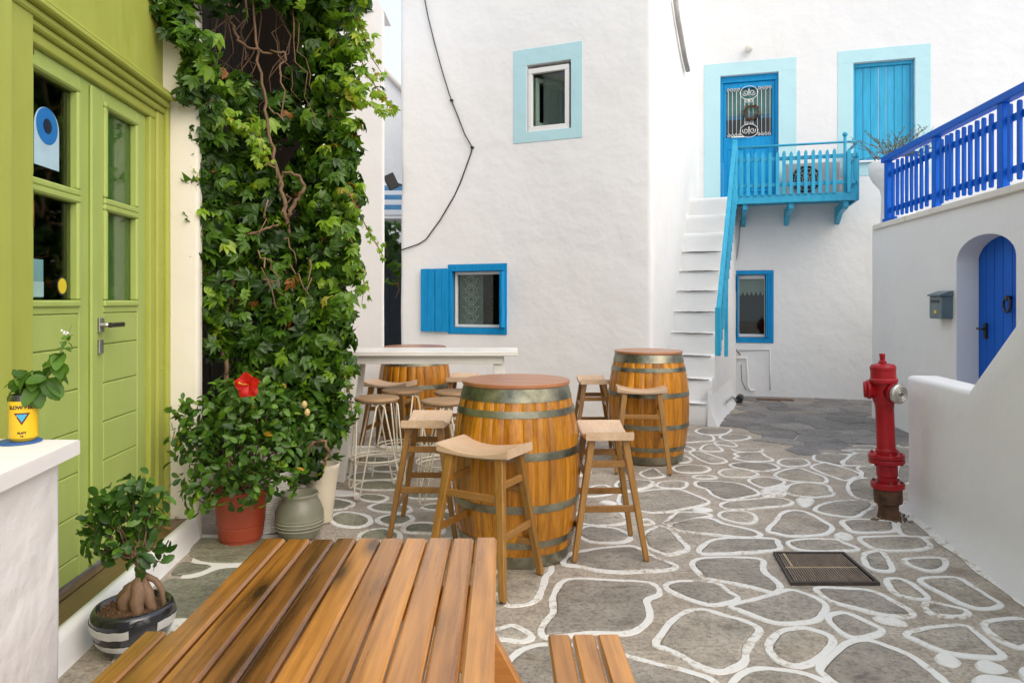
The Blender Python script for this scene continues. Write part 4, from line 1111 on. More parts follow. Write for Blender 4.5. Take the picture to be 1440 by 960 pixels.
# fence on the terrace edge
fence = thing('terrace_fence', 'deep blue wooden picket fence along the terrace edge', 'fence', F_RIGHT.p(-2, TZ))
F_FE = F_RIGHT.off(-0.07)
zr = F_FE.hit(1243, 222)[1]
fu1 = F_FE.hit(1244, 270)[0]
MB().wbox(F_FE, -4.6, fu1, zr - 0.07, zr, -0.045, 0.045, 0.006).build('handrail', M_DEEP, fence)
posts = [F_FE.hit(px, 200)[0] for px in (1249, 1317, 1411)]
posts.append(posts[-1] - (posts[-2] - posts[-1]) * 1.0)
for u in posts: MB().wbox(F_FE, u - 0.045, u + 0.045, TZ - 0.0, zr - 0.07, -0.03, 0.03, 0.005).build('post', M_DEEP, fence)
for z in (2.46, 2.88): MB().wbox(F_FE, -4.6, fu1, z - 0.03, z + 0.03, -0.028, -0.004, 0.004).build('rail', M_DEEP, fence)
pxs = [1257, 1263.3, 1269.8, 1276.3, 1283, 1289.5, 1297, 1304.5, 1325.5, 1333, 1338.8, 1348, 1357, 1365.8, 1375.5, 1385, 1395.5, 1422, 1435.5]
us = [F_FE.hit(px, 250)[0] for px in pxs]
us += [us[-1] - 0.115 * (k + 1) for k in range(6)]
for u in us:
    dz = random.uniform(-0.01, 0.01)
    MB().prism(picket_poly(0.045, 2.36 + dz, 2.99 + dz, False), F_FE.p(u, 0), (F_FE.d.x, F_FE.d.y, 0), (0, 0, 1), (F_FE.n.x, F_FE.n.y, 0), -0.003, 0.019).build('picket', M_DEEP, fence, fix=True)
MB().bar(F_FE.p(fu1 - 0.05, 2.34, 0.03), F_FE.p(fu1 - 0.42, 2.33, 0.03), 0.03, 0.05).build('loose_board', M_DEEP, fence)
# planter with a straggly shrub
plp = Vector((4.86, 8.95, TZ))
pl = thing('planter', 'white rounded planter with a straggly shrub on the terrace corner', 'planter', plp)
MB().lathe([(0.20, 0), (0.19, 0.42), (0.21, 0.52), (0.29, 0.62), (0.335, 0.72), (0.34, 0.84), (0.31, 0.86), (0.29, 0.80), (0, 0.80)], 24, plp, caps=False).build('pot', M_WHITE2, pl)
stm, lv = MB(), MB()
for i in range(80):
    a = random.uniform(0, 6.28); sp = random.uniform(0.1, 0.62); h = random.uniform(0.12, 0.50)
    base = plp + Vector((random.uniform(-0.2, 0.2), random.uniform(-0.2, 0.2), 0.79))
    tip = base + Vector((math.cos(a) * sp, math.sin(a) * sp * 0.6, h))
    pts = [base, base.lerp(tip, 0.5) + Vector((0, 0, 0.08)), tip]
    stm.tube(pts, [0.006, 0.004, 0.002], 4, caps=False)
    for k in range(9):
        t = random.uniform(0.25, 1.0); c = pts[0].lerp(pts[1], t * 2) if t < 0.5 else pts[1].lerp(pts[2], t * 2 - 1)
        d = Vector((random.gauss(0, 1), random.gauss(0, 1), random.gauss(0.4, 1))).normalized() * random.uniform(0.02, 0.04); s2 = d.cross(Vector((0.3, 0.5, 1))).normalized() * 0.007
        lv.add([c, c + d * 0.5 + s2, c + d, c + d * 0.5 - s2], [[0, 1, 2, 3]])
stm.build('stems', m_plain('shrub_stem', (0.16, 0.11, 0.06), 0.8), pl)
tag(lv.build('foliage', m_plain('shrub_leaf', (0.10, 0.14, 0.05), 0.6), pl), kind='stuff')
# mailbox
mu0, mu1, mz0, mz1 = F_RIGHT.rect(1313, 409, 1334, 448, 0.05)
mbx = thing('mailbox', 'small grey blue mailbox on the wall beside the arched door', 'mailbox', F_RIGHT.p((mu0 + mu1) / 2, mz0))
mu0, mu1 = (mu0 + mu1) / 2 - 0.13, (mu0 + mu1) / 2 + 0.13
MB().wbox(F_RIGHT, mu0, mu1, mz0, mz1 - 0.05, 0.0, 0.10, 0.008).build('body', M_GREYPLASTIC, mbx)
MB().prism([(0.0, mz1 - 0.05), (0.115, mz1 - 0.05), (0.115, mz1 - 0.035), (0.02, mz1), (0, mz1)], F_RIGHT.p((mu0 + mu1) / 2, 0), rn, (0, 0, 1), rd, -0.138, 0.138).build('lid', M_GREYPLASTIC, mbx, fix=True)
MB().wbox(F_RIGHT, mu0 + 0.05, mu1 - 0.05, mz1 - 0.11, mz1 - 0.085, 0.1, 0.106, 0.002).build('slot', M_BLACK, mbx)
MB().wbox(F_RIGHT, mu0 + 0.10, mu0 + 0.15, mz0 + 0.05, mz0 + 0.08, 0.1, 0.104, 0.001).build('sticker', m_plain('yellow_print', (0.7, 0.5, 0.05), 0.5), mbx)

# ================================================================== near parapet of the right stairs
F_PAR = Fr((2.657, 4.778), (0.150, 1.0))
par = thing('parapet', 'smooth white parapet wall with a sloping top beside the hydrant', 'wall', F_PAR.p(-1, 0))
zt = 0.905; ub = F_PAR.hit(1361, 540)[0]; uc, zc = F_PAR.hit(1440, 437)
sl = (zc - zt) / (uc - ub)
path_uz = [(-3.4, -0.05), (0, -0.05), (0, zt), (ub, zt), (-3.4, zt + sl * (-3.4 - ub))]
def strip_uz(o): return [F_PAR.p(u, z, o) for u, z in path_uz]
TH = 0.22
# face as a grid of columns so that it can be uneven
us_ = sorted(set([round(x, 3) for x in np.arange(-3.4, 0.0, 0.16)] + [round(ub, 3), -0.03, 0.0]))
def ptop(u): return zt if u >= ub else zt + sl * (u - ub)
mb = MB()
for side_o, flip in ((0.0, False), (-TH, True)):
    rows = []
    for u in us_:
        tp = ptop(u); r = []
        for k in range(9):
            z = -0.05 + (tp - 0.03 + 0.05) * k / 8
            bulge = 0.010 * mnoise.noise(Vector((u * 1.6, z * 1.6, side_o * 9)))
            flare = 0.05 * max(0, 1 - z / 0.10) ** 2 if not flip else 0
            r.append(F_PAR.p(u - (0.02 if u == 0.0 else 0), z, side_o + (bulge + flare if not flip else -bulge)))
        r.append(F_PAR.p(u, tp - 0.008, side_o + (-0.01 if not flip else 0.01)))
        r.append(F_PAR.p(u, tp, side_o + (-0.035 if not flip else 0.035)))
        rows.append(r)
    mb.grid(rows, True)
    if not flip: front = rows
    else: back = rows
for i in range(len(us_) - 1):
    mb.add([front[i][-1], front[i + 1][-1], back[i + 1][-1], back[i][-1]], [[0, 1, 2, 3]])
mb.add(front[-1] + back[-1][::-1], [list(range(len(front[-1]) * 2))])
mb.build('plaster_body', M_WHITE2, par, fix=True)
skp = MB()   # whitewashed kerb line spilling onto the paving
rows = []
for u in np.arange(-3.4, 0.06, 0.08):
    w = 0.085 + 0.03 * mnoise.noise(Vector((u * 4, 0, 2))) + 0.02 * mnoise.noise(Vector((u * 17, 0, 2)))
    rows.append([F_PAR.p(u, 0.055, 0.0), F_PAR.p(u, 0.03, 0.03), F_PAR.p(u, 0.014, w * 0.7), F_PAR.p(u, 0.003, w)])
skp.grid(rows, True).build('whitewash_skirt', M_WASH, par)

# ================================================================== left: green shop front
house_d = thing('house', 'shop house with a panelled light green double door', 'house', F_DOOR.p(0.4, 0))
cq = F_FRONT.p(0, 0)
wall('wall', house_d, [(-2.062, 4.178), cq.xy, F_FRONT.p(3.45, 0).xy], -0.05, 5.2, M_CREAM, openings=[(0.21 + 0.07, 0.21 + 2.95, -0.03, 5.12, 0.45)], step=0.25, rad=0.02, amp=0.006, side=-1, seed=31)
# recess behind the creeper: boards added, its deep shade put into their near-black colour
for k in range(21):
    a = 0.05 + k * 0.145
    MB().wbox(F_FRONT, a, a + 0.138, 0.0, 5.15, -0.50, -0.46 + 0.005 * (k % 2), 0.004).build('shade_board', M_SHADEWOOD, house_d)
MB().wbox(F_FRONT, 2.86, 2.94, 0.0, 5.15, -0.455, 0.02, 0.004).build('shade_board', M_SHADEWOOD, house_d)
def DU(px, y=450, o=0.0): return F_DOOR.hit(px, y, o)[0]
zdt = F_DOOR.hit(130, 116)[1]; zdb = 0.145
uA, uM0, uM1, uB = DU(40), DU(128), DU(139), DU(206)
uE = DU(241, 450, 0.05)
STEPZ = 0.13
# frame
fr_ = MB()
fr_.wbox(F_DOOR, uB + 0.002, uB + 0.07, STEPZ, zdt, -0.03, 0.02, 0.006); fr_.wbox(F_DOOR, uB + 0.07, uB + 0.16, STEPZ, zdt + 0.05, -0.03, 0.035, 0.01); fr_.wbox(F_DOOR, uB + 0.16, uE, STEPZ, zdt + 0.16, -0.03, 0.055, 0.01)
fr_.wbox(F_DOOR, uA - 0.06, uA - 0.002, STEPZ, zdt, -0.03, 0.02, 0.006)
fr_.wbox(F_DOOR, uA - 0.06, uB + 0.07, zdt + 0.001, zdt + 0.05, -0.03, 0.022, 0.006)
dframe = fr_.build('door_frame', M_GREEN2, house_d)
co = MB()
for z0_, z1_, o in ((0.05, 0.085, 0.045), (0.085, 0.12, 0.07), (0.12, 0.15, 0.10), (0.15, 0.175, 0.085)):
    co.wbox(F_DOOR, -2.2, uB + 0.16, zdt + z0_ + 0.001, zdt + z1_, -0.03, o, 0.008)
co.build('cornice', M_GREEN2, house_d)
MB().wbox(F_DOOR, -2.2, uE, zdt + 0.176, 5.0, -0.05, 0.012, 0.004).build('fascia', M_GREEN2, house_d)
# tall green post and side panel towards the camera
sp_ = MB()
sp_.wbox(F_DOOR, uA - 0.30, uA - 0.061, STEPZ, 5.0, -0.03, 0.055, 0.008)
sp_.wbox(F_DOOR, uA - 0.42, uA - 0.30, 0.0, 5.0, -0.03, 0.115, 0.01)
sp_.wbox(F_DOOR, uA - 0.50, uA - 0.42, 0.0, 5.0, -0.03, 0.085, 0.01)
sp_.wbox(F_DOOR, -2.4, uA - 0.50, 0.0, 5.0, -0.03, 0.06, 0.004)
sp_.build('side_panel', M_GREEN2, house_d)
# two door leaves
gzs = [(F_DOOR.hit(77, 257)[1], F_DOOR.hit(77, 111)[1]), (F_DOOR.hit(77, 422)[1], F_DOOR.hit(77, 277)[1])]
for leaf in (0, 1):
    a, b = (uA, uM0 + 0.005) if leaf == 0 else (uM0 + 0.010, uB)
    ga, gb = (DU(46), DU(108)) if leaf == 0 else (DU(151), DU(191))
    T0, T1 = -0.05, -0.005
    zpt = gzs[1][0] - 0.06
    mb = MB()
    mb.wbox(F_DOOR, a, ga - 0.03, zdb, zdt - 0.004, T0, T1, 0.004); mb.wbox(F_DOOR, gb + 0.03, b, zdb, zdt - 0.004, T0, T1, 0.004)
    mb.wbox(F_DOOR, ga - 0.03, gb + 0.03, gzs[0][1] + 0.03, zdt - 0.004, T0, T1, 0.003)
    mb.wbox(F_DOOR, ga - 0.03, gb + 0.03, gzs[1][1] + 0.03, gzs[0][0] - 0.03, T0, T1, 0.003)
    mb.wbox(F_DOOR, ga - 0.03, gb + 0.03, zpt - 0.0, gzs[1][0] - 0.03, T0, T1, 0.003)
    lf = mb.build('door_leaf', M_GREEN, house_d)
    zz = [zdb, 0.24, 0.43, 0.62, 0.81, 1.00, zpt - 0.001]
    if zpt > 1.22: zz = zz[:-1] + [1.19, zpt - 0.001]
    for k in range(len(zz) - 1):
        MB().wbox(F_DOOR, ga - 0.028, gb + 0.028, zz[k] + 0.0015, zz[k + 1] - 0.0015, T0 + 0.005, T1 - 0.001, 0.005).build('panel_board', M_GREEN, lf)
    for (g0, g1) in gzs:
        frame4(MB(), F_DOOR, (ga - 0.032, gb + 0.032, g0 - 0.032, g1 + 0.032), (0.032,) * 4, T0, T1 + 0.012, 0.008).build('moulding', M_GREEN, lf)
        MB().wbox(F_DOOR, ga, gb, g0, g1, -0.032, -0.027, 0.0005).build('pane', M_GLASSD, lf)
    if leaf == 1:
        MB().wbox(F_DOOR, ga - 0.01, gb + 0.01, gzs[1][0] - 0.01, gzs[0][1] + 0.01, -0.049, -0.037, 0.002).build('reflection_panel', m_plain('pale_green_reflection', (0.30, 0.46, 0.14), 0.7), lf)  # added panel behind the panes, a green reflection put into its colour
        MB().wbox(F_DOOR, uM0 - 0.015, uM0 + 0.045, zdb + 0.01, zdt - 0.02, T1 + 0.0005, T1 + 0.016, 0.006).build('cover_strip', M_GREEN, lf)
        hp = F_DOOR.p(*F_DOOR.hit(142, 457, 0.01), 0.0); dn, dd = Vector((*F_DOOR.n, 0)), Vector((*F_DOOR.d, 0))
        MB().obox(hp, dd, dn, (0, 0, 1), (-0.025, -0.004, -0.035), (0.025, 0.016, 0.035), 0.003).tube([hp, hp + dn * 0.055], 0.012, 8).build('handle_plate', M_STEEL, lf)
        MB().obox(hp + dn * 0.055, dd, dn, (0, 0, 1), (-0.012, -0.01, -0.012), (0.13, 0.012, 0.012), 0.004).build('handle', m_plain('handle_black', (0.03, 0.026, 0.022), 0.3), lf)
        hp2 = F_DOOR.p(*F_DOOR.hit(142, 487, 0.01), 0.0)
        MB().obox(hp2, dd, dn, (0, 0, 1), (-0.022, -0.004, -0.035), (0.022, 0.014, 0.035), 0.003).build('lock_plate', M_STEEL, lf)
    if leaf == 0:
        for py in (47, 297):
            zc_ = F_DOOR.hit(31, py, 0.02)[1]; b_ = F_DOOR.p(uA - 0.003, zc_, 0.012)
            MB().tube([b_ - Vector((0, 0, 0.055)), b_ + Vector((0, 0, 0.055))], 0.010, 8).tube([b_ + Vector((0, 0, 0.055)), b_ + Vector((0, 0, 0.075))], [0.007, 0.003], 8).build('hinge', M_BRASS, lf)
        # stickers on the glass
        def disc(px, py, rx, rz, o, col, nm, tail=False):
            u, z = F_DOOR.hit(px, py); th = np.linspace(0, 2 * math.pi, 29)[:-1]
            if tail: poly = [(u + rx * math.cos(t), z + rz * math.sin(t)) for t in np.linspace(0, math.pi, 15)] + [(u - rx, z - 2.0 * rz), (u + rx, z - 2.0 * rz)]
            else: poly = [(u + rx * math.cos(t), z + rz * math.sin(t)) for t in th]
            return MB().prism(poly, (F_DOOR.o.x, F_DOOR.o.y, 0), (F_DOOR.d.x, F_DOOR.d.y, 0), (0, 0, 1), (F_DOOR.n.x, F_DOOR.n.y, 0), o, o + 0.0012).build(nm, m_plain(nm + '_print', col, 0.5), lf, fix=True)
        disc(75, 180, 0.095, 0.085, -0.0268, (0.45, 0.62, 0.72), 'eye_sticker', True)
        disc(75, 178, 0.082, 0.078, -0.0252, (0.01, 0.17, 0.50), 'eye_iris')
        disc(75, 178, 0.032, 0.032, -0.0236, (0.006, 0.012, 0.04), 'eye_pupil')
        disc(96, 402, 0.042, 0.042, -0.0268, (0.02, 0.02, 0.02), 'round_sticker'); disc(96, 402, 0.034, 0.034, -0.0252, (0.72, 0.55, 0.03), 'round_sticker_face')
        for (x0_, y0_, x1_, y1_, col, nm) in ((45, 343, 55, 362, (0.25, 0.42, 0.45), 'paper_note'), (45, 364, 70, 418, (0.16, 0.33, 0.33), 'paper_notice'), (53, 396, 70, 417, (0.33, 0.50, 0.48), 'paper_slip'), (46, 325, 56, 344, (0.01, 0.03, 0.12), 'dark_note')):
            r = F_DOOR.rect(x0_, y0_, x1_, y1_)
            MB().wbox(F_DOOR, max(r[0], ga + 0.002), r[1], r[2], r[3], -0.0268 + (0 if nm in ('paper_notice', 'dark_note') else 0.0015), -0.0258 + (0 if nm in ('paper_notice', 'dark_note') else 0.0015), 0.0003).build(nm, m_plain(nm + '_p', col, 0.7), lf)
    else:
        u, z = F_DOOR.hit(152.5, 389)
        for k, col in enumerate(((0.75, 0.75, 0.75), (0.5, 0.2, 0.12), (0.03, 0.15, 0.5))):
            MB().wbox(F_DOOR, u - 0.012, u + 0.014, z + 0.02 - k * 0.03, z + 0.05 - k * 0.03, -0.0268, -0.0258, 0.0003).build('sticker_band', m_plain('sticker_band_%d' % k, col, 0.5), lf)
ro = room_box(F_DOOR, (uA + 0.3, uB - 0.3, 0.6, zdt - 0.3), -0.053, 1.6, house_d, M_DIM)
# doorstep: white riser and dark boards
stp = MB()
ua_, ub_ = F_FRONT.hit(40, 900)[0] - 0.8, -0.004
rows = []
for u in np.arange(ua_, ub_ + 0.05, 0.12):
    u = min(u, ub_); w = lambda k: 0.006 * mnoise.noise(Vector((u * 3, k, 5)))
    rows.append([F_FRONT.p(u, -0.02, 0.035 + w(0)), F_FRONT.p(u, 0.02, 0.012 + w(1)), F_FRONT.p(u, STEPZ - 0.03, w(2)), F_FRONT.p(u, STEPZ - 0.006, -0.008), F_FRONT.p(u, STEPZ, -0.025), F_FRONT.p(u, STEPZ + 0.001, -0.05), F_FRONT.p(u, STEPZ - 0.03, -0.05)])
step_o = stp.grid(rows, True).build('doorstep', M_WHITE, house_d)
for k in range(2):
    MB().wbox(F_FRONT, ua_, ub_ - 0.002, STEPZ - 0.03, STEPZ - 0.004 + 0.002 * k, -0.17 - 0.125 * k, -0.052 - 0.125 * k, 0.003).build('step_board', M_STEPWOOD, step_o)

# white counter wall in front
cw = thing('counter_wall', 'rough white plaster counter wall with a flat white slab top', 'wall', (-1.4, 1.6, 0))
c0_, c1_ = Vector((-0.93, 0.55)), Vector((-1.165, 1.885))
wall('plaster_body', cw, [(c0_.x - 0.03, c0_.y), (c1_.x - 0.02, c1_.y - 0.02), (-2.05, 1.93)], -0.05, 0.993, m_plaster('rough_white_plaster', (0.78, 0.75, 0.72), amount=0.12, bstr=0.6), step=0.12, rad=0.025, amp=0.006, side=-1, seed=41, cap=0)
sl_ = [(c0_.x, c0_.y), (c1_.x + 0.005, c1_.y + 0.025), (-2.04, 1.955), (-2.04, 0.55)]
MB().prism(sl_, (0, 0, 0), (1, 0, 0), (0, 1, 0), (0, 0, 1), 0.992, 1.026).prism([(x * 0.997 - 0.003, y - 0.004) for x, y in sl_], (0, 0, 0), (1, 0, 0), (0, 1, 0), (0, 0, 1), 1.024, 1.03).build('slab', m_plaster('slab_white', (0.80, 0.77, 0.74), amount=0.08, bstr=0.1), cw, fix=True)

# ================================================================== white block beyond the creeper, alley buildings
BY = 7.6; BX = (541 - HX) / FPX * BY
house_e = thing('house', 'white flank wall beside the narrow alley, behind the creeper', 'house', (BX - 0.5, BY, 0))
wall('wall', house_e, [(-2.9, BY), (BX, BY), (BX - 1.3, BY + 4)], -0.05, at_depth(541, 17, BY).z, M_WHITE2, step=0.3, rad=0.03, amp=0.008, side=-1, seed=51)
a, b = at_depth(541, 17, BY), at_depth(528, -4, BY)
MB().prism([(-2.9, a.z - 0.001), (BX, a.z - 0.001), (b.x, b.z), (b.x - 0.3, b.z + 0.6), (-2.9, b.z + 0.6)], (0, BY, 0), (1, 0, 0), (0, 0, 1), (0, 1, 0), 0.002, 0.4).build('gable', M_WHITE2, house_e, fix=True)
AY = 13.0
house_f = thing('house', 'distant white house with a sloping roof edge at the alley end', 'house', (at_depth(551, 300, AY).x, AY, 0))
pl_ = [at_depth(500, 70, AY), at_depth(541, 100, AY), at_depth(585, 148, AY)]
MB().prism([(p.x, p.z) for p in pl_] + [(pl_[2].x, 0), (pl_[0].x, 0)], (0, AY, 0), (1, 0, 0), (0, 0, 1), (0, 1, 0), 0, 3).build('wall', M_WHITE, house_f, fix=True)
MB().tube([p + Vector((0, -0.03, 0.0)) for p in pl_], 0.05, 6).build('coping', m_plaster('worn_coping', (0.62, 0.58, 0.52), amount=0.4), house_f)
aw = thing('awning', 'blue and white striped awning down the alley', 'awning', at_depth(551, 300, 11.0))
y_aw = [252, 261, 268, 274, 281, 288, 295, 302]
for k in range(len(y_aw) - 1):
    p0, p1 = at_depth(551, y_aw[k], 11.6 - k * 0.12), at_depth(551, y_aw[k + 1], 11.6 - (k + 1) * 0.12)
    MB().add([Vector((-3.0, p0.y, p0.z)), Vector((-1.2, p0.y, p0.z)), Vector((-1.2, p1.y, p1.z)), Vector((-3.0, p1.y, p1.z)), Vector((-3.0, p0.y + 0.01, p0.z - 0.02)), Vector((-1.2, p0.y + 0.01, p0.z - 0.02)), Vector((-1.2, p1.y + 0.01, p1.z - 0.02)), Vector((-3.0, p1.y + 0.01, p1.z - 0.02))],
             [[0, 1, 2, 3], [7, 6, 5, 4], [0, 4, 5, 1], [3, 2, 6, 7]]).build('stripe', (M_WHITE2 if k % 2 == 0 else m_plain('awning_blue', (0.06, 0.25, 0.45), 0.8)), aw)
p0 = at_depth(551, 310, 10.75)
MB().box((-3.0, p0.y, p0.z - 0.06), (-1.2, p0.y + 0.06, p0.z + 0.03), 0.01).build('valance_bar', M_ACGREY, aw)
dp0, dp1 = at_depth(535, 395, 11.5), at_depth(575, 560, 11.5)
dd_ = thing('alley_door', 'dark blue grey timber door at the end of the alley', 'door', (-2.0, 11.5, 0))
for k in range(7):
    MB().box((-2.4 + k * 0.14, 11.5, 0), (-2.4 + k * 0.14 + 0.135, 11.55, 2.3), 0.004).build('board', m_plain('alley_door_paint', (0.03, 0.045, 0.06), 0.6) if k == 0 else bpy.data.materials['alley_door_paint'], dd_)

# ================================================================== wine barrels
def make_barrel():
    root = thing('barrel', 'wine barrel', 'barrel', (0, 0, 0))
    H, RB, RH = 0.94, 0.355, 0.288
    def R(z): return RB - (RB - RH) * abs((z - H / 2) / (H / 2)) ** 2.1
    lr = random.Random(3)
    ws = [lr.uniform(0.75, 1.3) for _ in range(25)]; tot = sum(ws); a = 0.0
    for w in ws:
        da = 2 * math.pi * w / tot
        mb = MB(); rows = []
        for k in range(15):
            z = H * k / 14; r = R(z); g = 0.0022 / r; off = lr.uniform(-0.0008, 0.0008)
            rows.append([(rr * math.cos(t), rr * math.sin(t), z) for t, rr in ((-da / 2, r - 0.003), (-da / 2 + g, r - 0.0002), (0, r + 0.0004), (da / 2 - g, r - 0.0002), (da / 2, r - 0.003))])
        mb.grid(rows, True)
        mb.add(rows[-1] + [((R(H) - 0.03) * math.cos(t), (R(H) - 0.03) * math.sin(t), H) for t in (da / 2, -da / 2)], [list(range(7))])
        st = mb.build('stave', M_STAVE, root, local=True)
        st.rotation_euler.z = a + da / 2; a += da
    for (z0, z1) in ((0.868, 0.936), (0.79, 0.825), (0.575, 0.615), (0.305, 0.345), (0.115, 0.152), (0.004, 0.07)):
        e = 0.0035
        prof = [(R(z0) - 0.004, z0), (R(z0) + e, z0), (R(z0) + e, z0), (R((z0 + z1) / 2) + e, (z0 + z1) / 2), (R(z1) + e, z1), (R(z1) + e, z1), (R(z1) - 0.004, z1)]
        hp = MB().lathe(prof, 64, caps=False).build('hoop', M_HOOP, root, local=True)
        rv = MB(); zc = (z0 + z1) / 2
        for t in (0.0, 0.10):
            for dz in (0,):
                c = Vector((math.cos(t), math.sin(t), 0)) * (R(zc) + e)
                c.z = zc
                rv.tube([c, c + Vector((math.cos(t), math.sin(t), 0)) * 0.004], [0.006, 0.004], 8)
        rv.build('rivet', M_STEEL, hp, local=True)
    MB().lathe([(0, 0.90), (R(0.9) - 0.01, 0.90)], 40, caps=False).build('barrel_head', M_STAVE, root, local=True)
    L = 0.30
    MB().lathe([(0, 0.937), (L - 0.004, 0.937), (L - 0.004, 0.937), (L, 0.941), (L, 0.941), (L, 0.955), (L, 0.955), (L - 0.004, 0.959), (L - 0.004, 0.959), (0, 0.960)], 64, caps=False).build('lid', M_LID, root, local=True)
    return root
barrel = make_barrel()
blab = ['large oak wine barrel table ringed by three saddle stools', 'oak wine barrel table standing beside the white steps', 'oak wine barrel standing behind the white bar table']
bpos = [((0.022, 3.98), 2.9), ((1.213, 6.33), 0.7), ((-0.945, 6.92), 4.4)]
for i, ((x, y), rz) in enumerate(bpos):
    o = barrel if i == 0 else copy_tree(barrel)
    o.location = (x, y, 0.008); o.rotation_euler.z = rz; o['label'] = blab[i]; o['group'] = 'wine barrels used as tables'

# ================================================================== saddle stools
def make_stool():
    root = thing('saddle_stool', 'stool', 'stool', (0, 0, 0))
    W, D, HS, T = 0.405, 0.26, 0.69, 0.045
    rows_t, rows_b = [], []
    nx = 13
    def top(u): return HS - 0.034 * (1 - (2 * u / W) ** 2)
    def bot(u): return HS - T - 0.012 * (1 - (2 * u / W) ** 2)
    sec = []
    for i in range(nx):
        u = -W / 2 + W * i / (nx - 1); c = 0.006
        uu = u
        tp, bt = top(u), bot(u)
        sec.append([(uu, -D / 2, bt + c), (uu, -D / 2, tp - c), (uu, -D / 2 + c, tp), (uu, D / 2 - c, tp), (uu, D / 2, tp - c), (uu, D / 2, bt + c), (uu, D / 2 - c, bt), (uu, -D / 2 + c, bt)])
    mb = MB(); n = 8
    vs = [p for r in sec for p in r]
    fs = [[i * n + k, i * n + (k + 1) % n, (i + 1) * n + (k + 1) % n, (i + 1) * n + k][::-1] for i in range(nx - 1) for k in range(n)]
    fs += [list(range(n)), [(nx - 1) * n + k for k in range(n)][::-1]]
    mb.add(vs, fs); mb.build('seat', M_SEAT, root, local=True, fix=True)
    def leg_pt(sx, sy, z):
        f = z / (HS - T)
        return Vector((sx * (0.215 - 0.075 * f), sy * (0.195 - 0.105 * f), z))
    for sx in (-1, 1):
        for sy in (-1, 1):
            a, b = leg_pt(sx, sy, 0.0), leg_pt(sx, sy, HS - T - 0.004)
            d = (b - a).normalized(); x = Vector((1, 0, 0)); x = (x - d * x.dot(d)).normalized(); y = d.cross(x)
            lm = MB(); h0, h1 = (0.016, 0.014), (0.023, 0.019)
            vs = []
            L = (b - a).length
            for q, (hx, hy) in ((0.0, (0.013, 0.011)), (0.012, h0), (L, h1)):
                for (p1, p2) in ((-1, -1), (1, -1), (1, 1), (-1, 1)):
                    for (e1, e2) in (((1 - 0.2), 1), (1, (1 - 0.2))) if p1 * p2 > 0 else ((1, 0.8), (0.8, 1)):
                        vs.append(a + d * q + x * p1 * hx * e1 + y * p2 * hy * e2)
            # order corners around
            def ring(k):
                idx = list(range(k * 8, k * 8 + 8))
                c = sum((vs[i] for i in idx), Vector()) / 8
                return sorted(idx, key=lambda i: math.atan2((vs[i] - c).dot(y), (vs[i] - c).dot(x)))
            rs = [ring(k) for k in range(3)]
            fs = [rs[0][::-1], rs[2]]
            for k in range(2):
                for j in range(8): fs.append([rs[k][j], rs[k][(j + 1) % 8], rs[k + 1][(j + 1) % 8], rs[k + 1][j]])
            lm.add(vs, fs); lg = lm.build('leg', M_STOOL, root, local=True)
            MB().tube([a - d * 0.001 - Vector((0, 0, 0)), a + d * 0.008], 0.015, 8).build('foot_pad', M_BLACK, lg, local=True)
    def rung(p, q):
        MB().bar(p, q, 0.018, 0.036).build('rung', M_STOOLR, root, local=True)
    for sy in (-1, 1):
        for z in (0.45, 0.17) if sy > 0 else (0.45, ):
            rung(leg_pt(-1, sy, z), leg_pt(1, sy, z))
    for sx in (-1, 1):
        for z in (0.51, 0.275): rung(leg_pt(sx, -1, z), leg_pt(sx, 1, z))
    return root
M_STOOLR = m_wood('stool_rung_wood', (0.19, 0.08, 0.014), (0.40, 0.20, 0.042), 0, rough=0.42, vary=0.15, coat=0.2)
stool = make_stool()
G_ST = 'saddle seat bar stools'
def gp(px, py, dz): return ground_at(px, py)
sp = [  # x, y, heading, label
 (-0.137, 3.56, math.radians(-29), 'saddle stool pulled up in front of the large barrel, facing the picnic table'),
 (-0.52, 4.4, math.radians(88), 'saddle stool between the large barrel and the wire stools'),
 (0.52, 4.02, math.radians(92), 'saddle stool on the steps side of the large barrel'),
 (1.075, 5.93, math.radians(-5), 'saddle stool in front of the barrel beside the steps'),
 (0.75, 6.6, math.radians(90), 'saddle stool against the flank of the barrel by the steps'),
 (-1.085, 6.35, math.radians(-14), 'saddle stool between the white bar table and the barrel behind it'),
 (-0.47, 6.8, math.radians(86), 'saddle stool beside the barrel behind the white bar table')]
for i, (x, y, rz, lab) in enumerate(sp):
    o = stool if i == 0 else copy_tree(stool)
    o.location = (x, y, 0.009); o.rotation_euler.z = rz; o['label'] = lab; o['group'] = G_ST

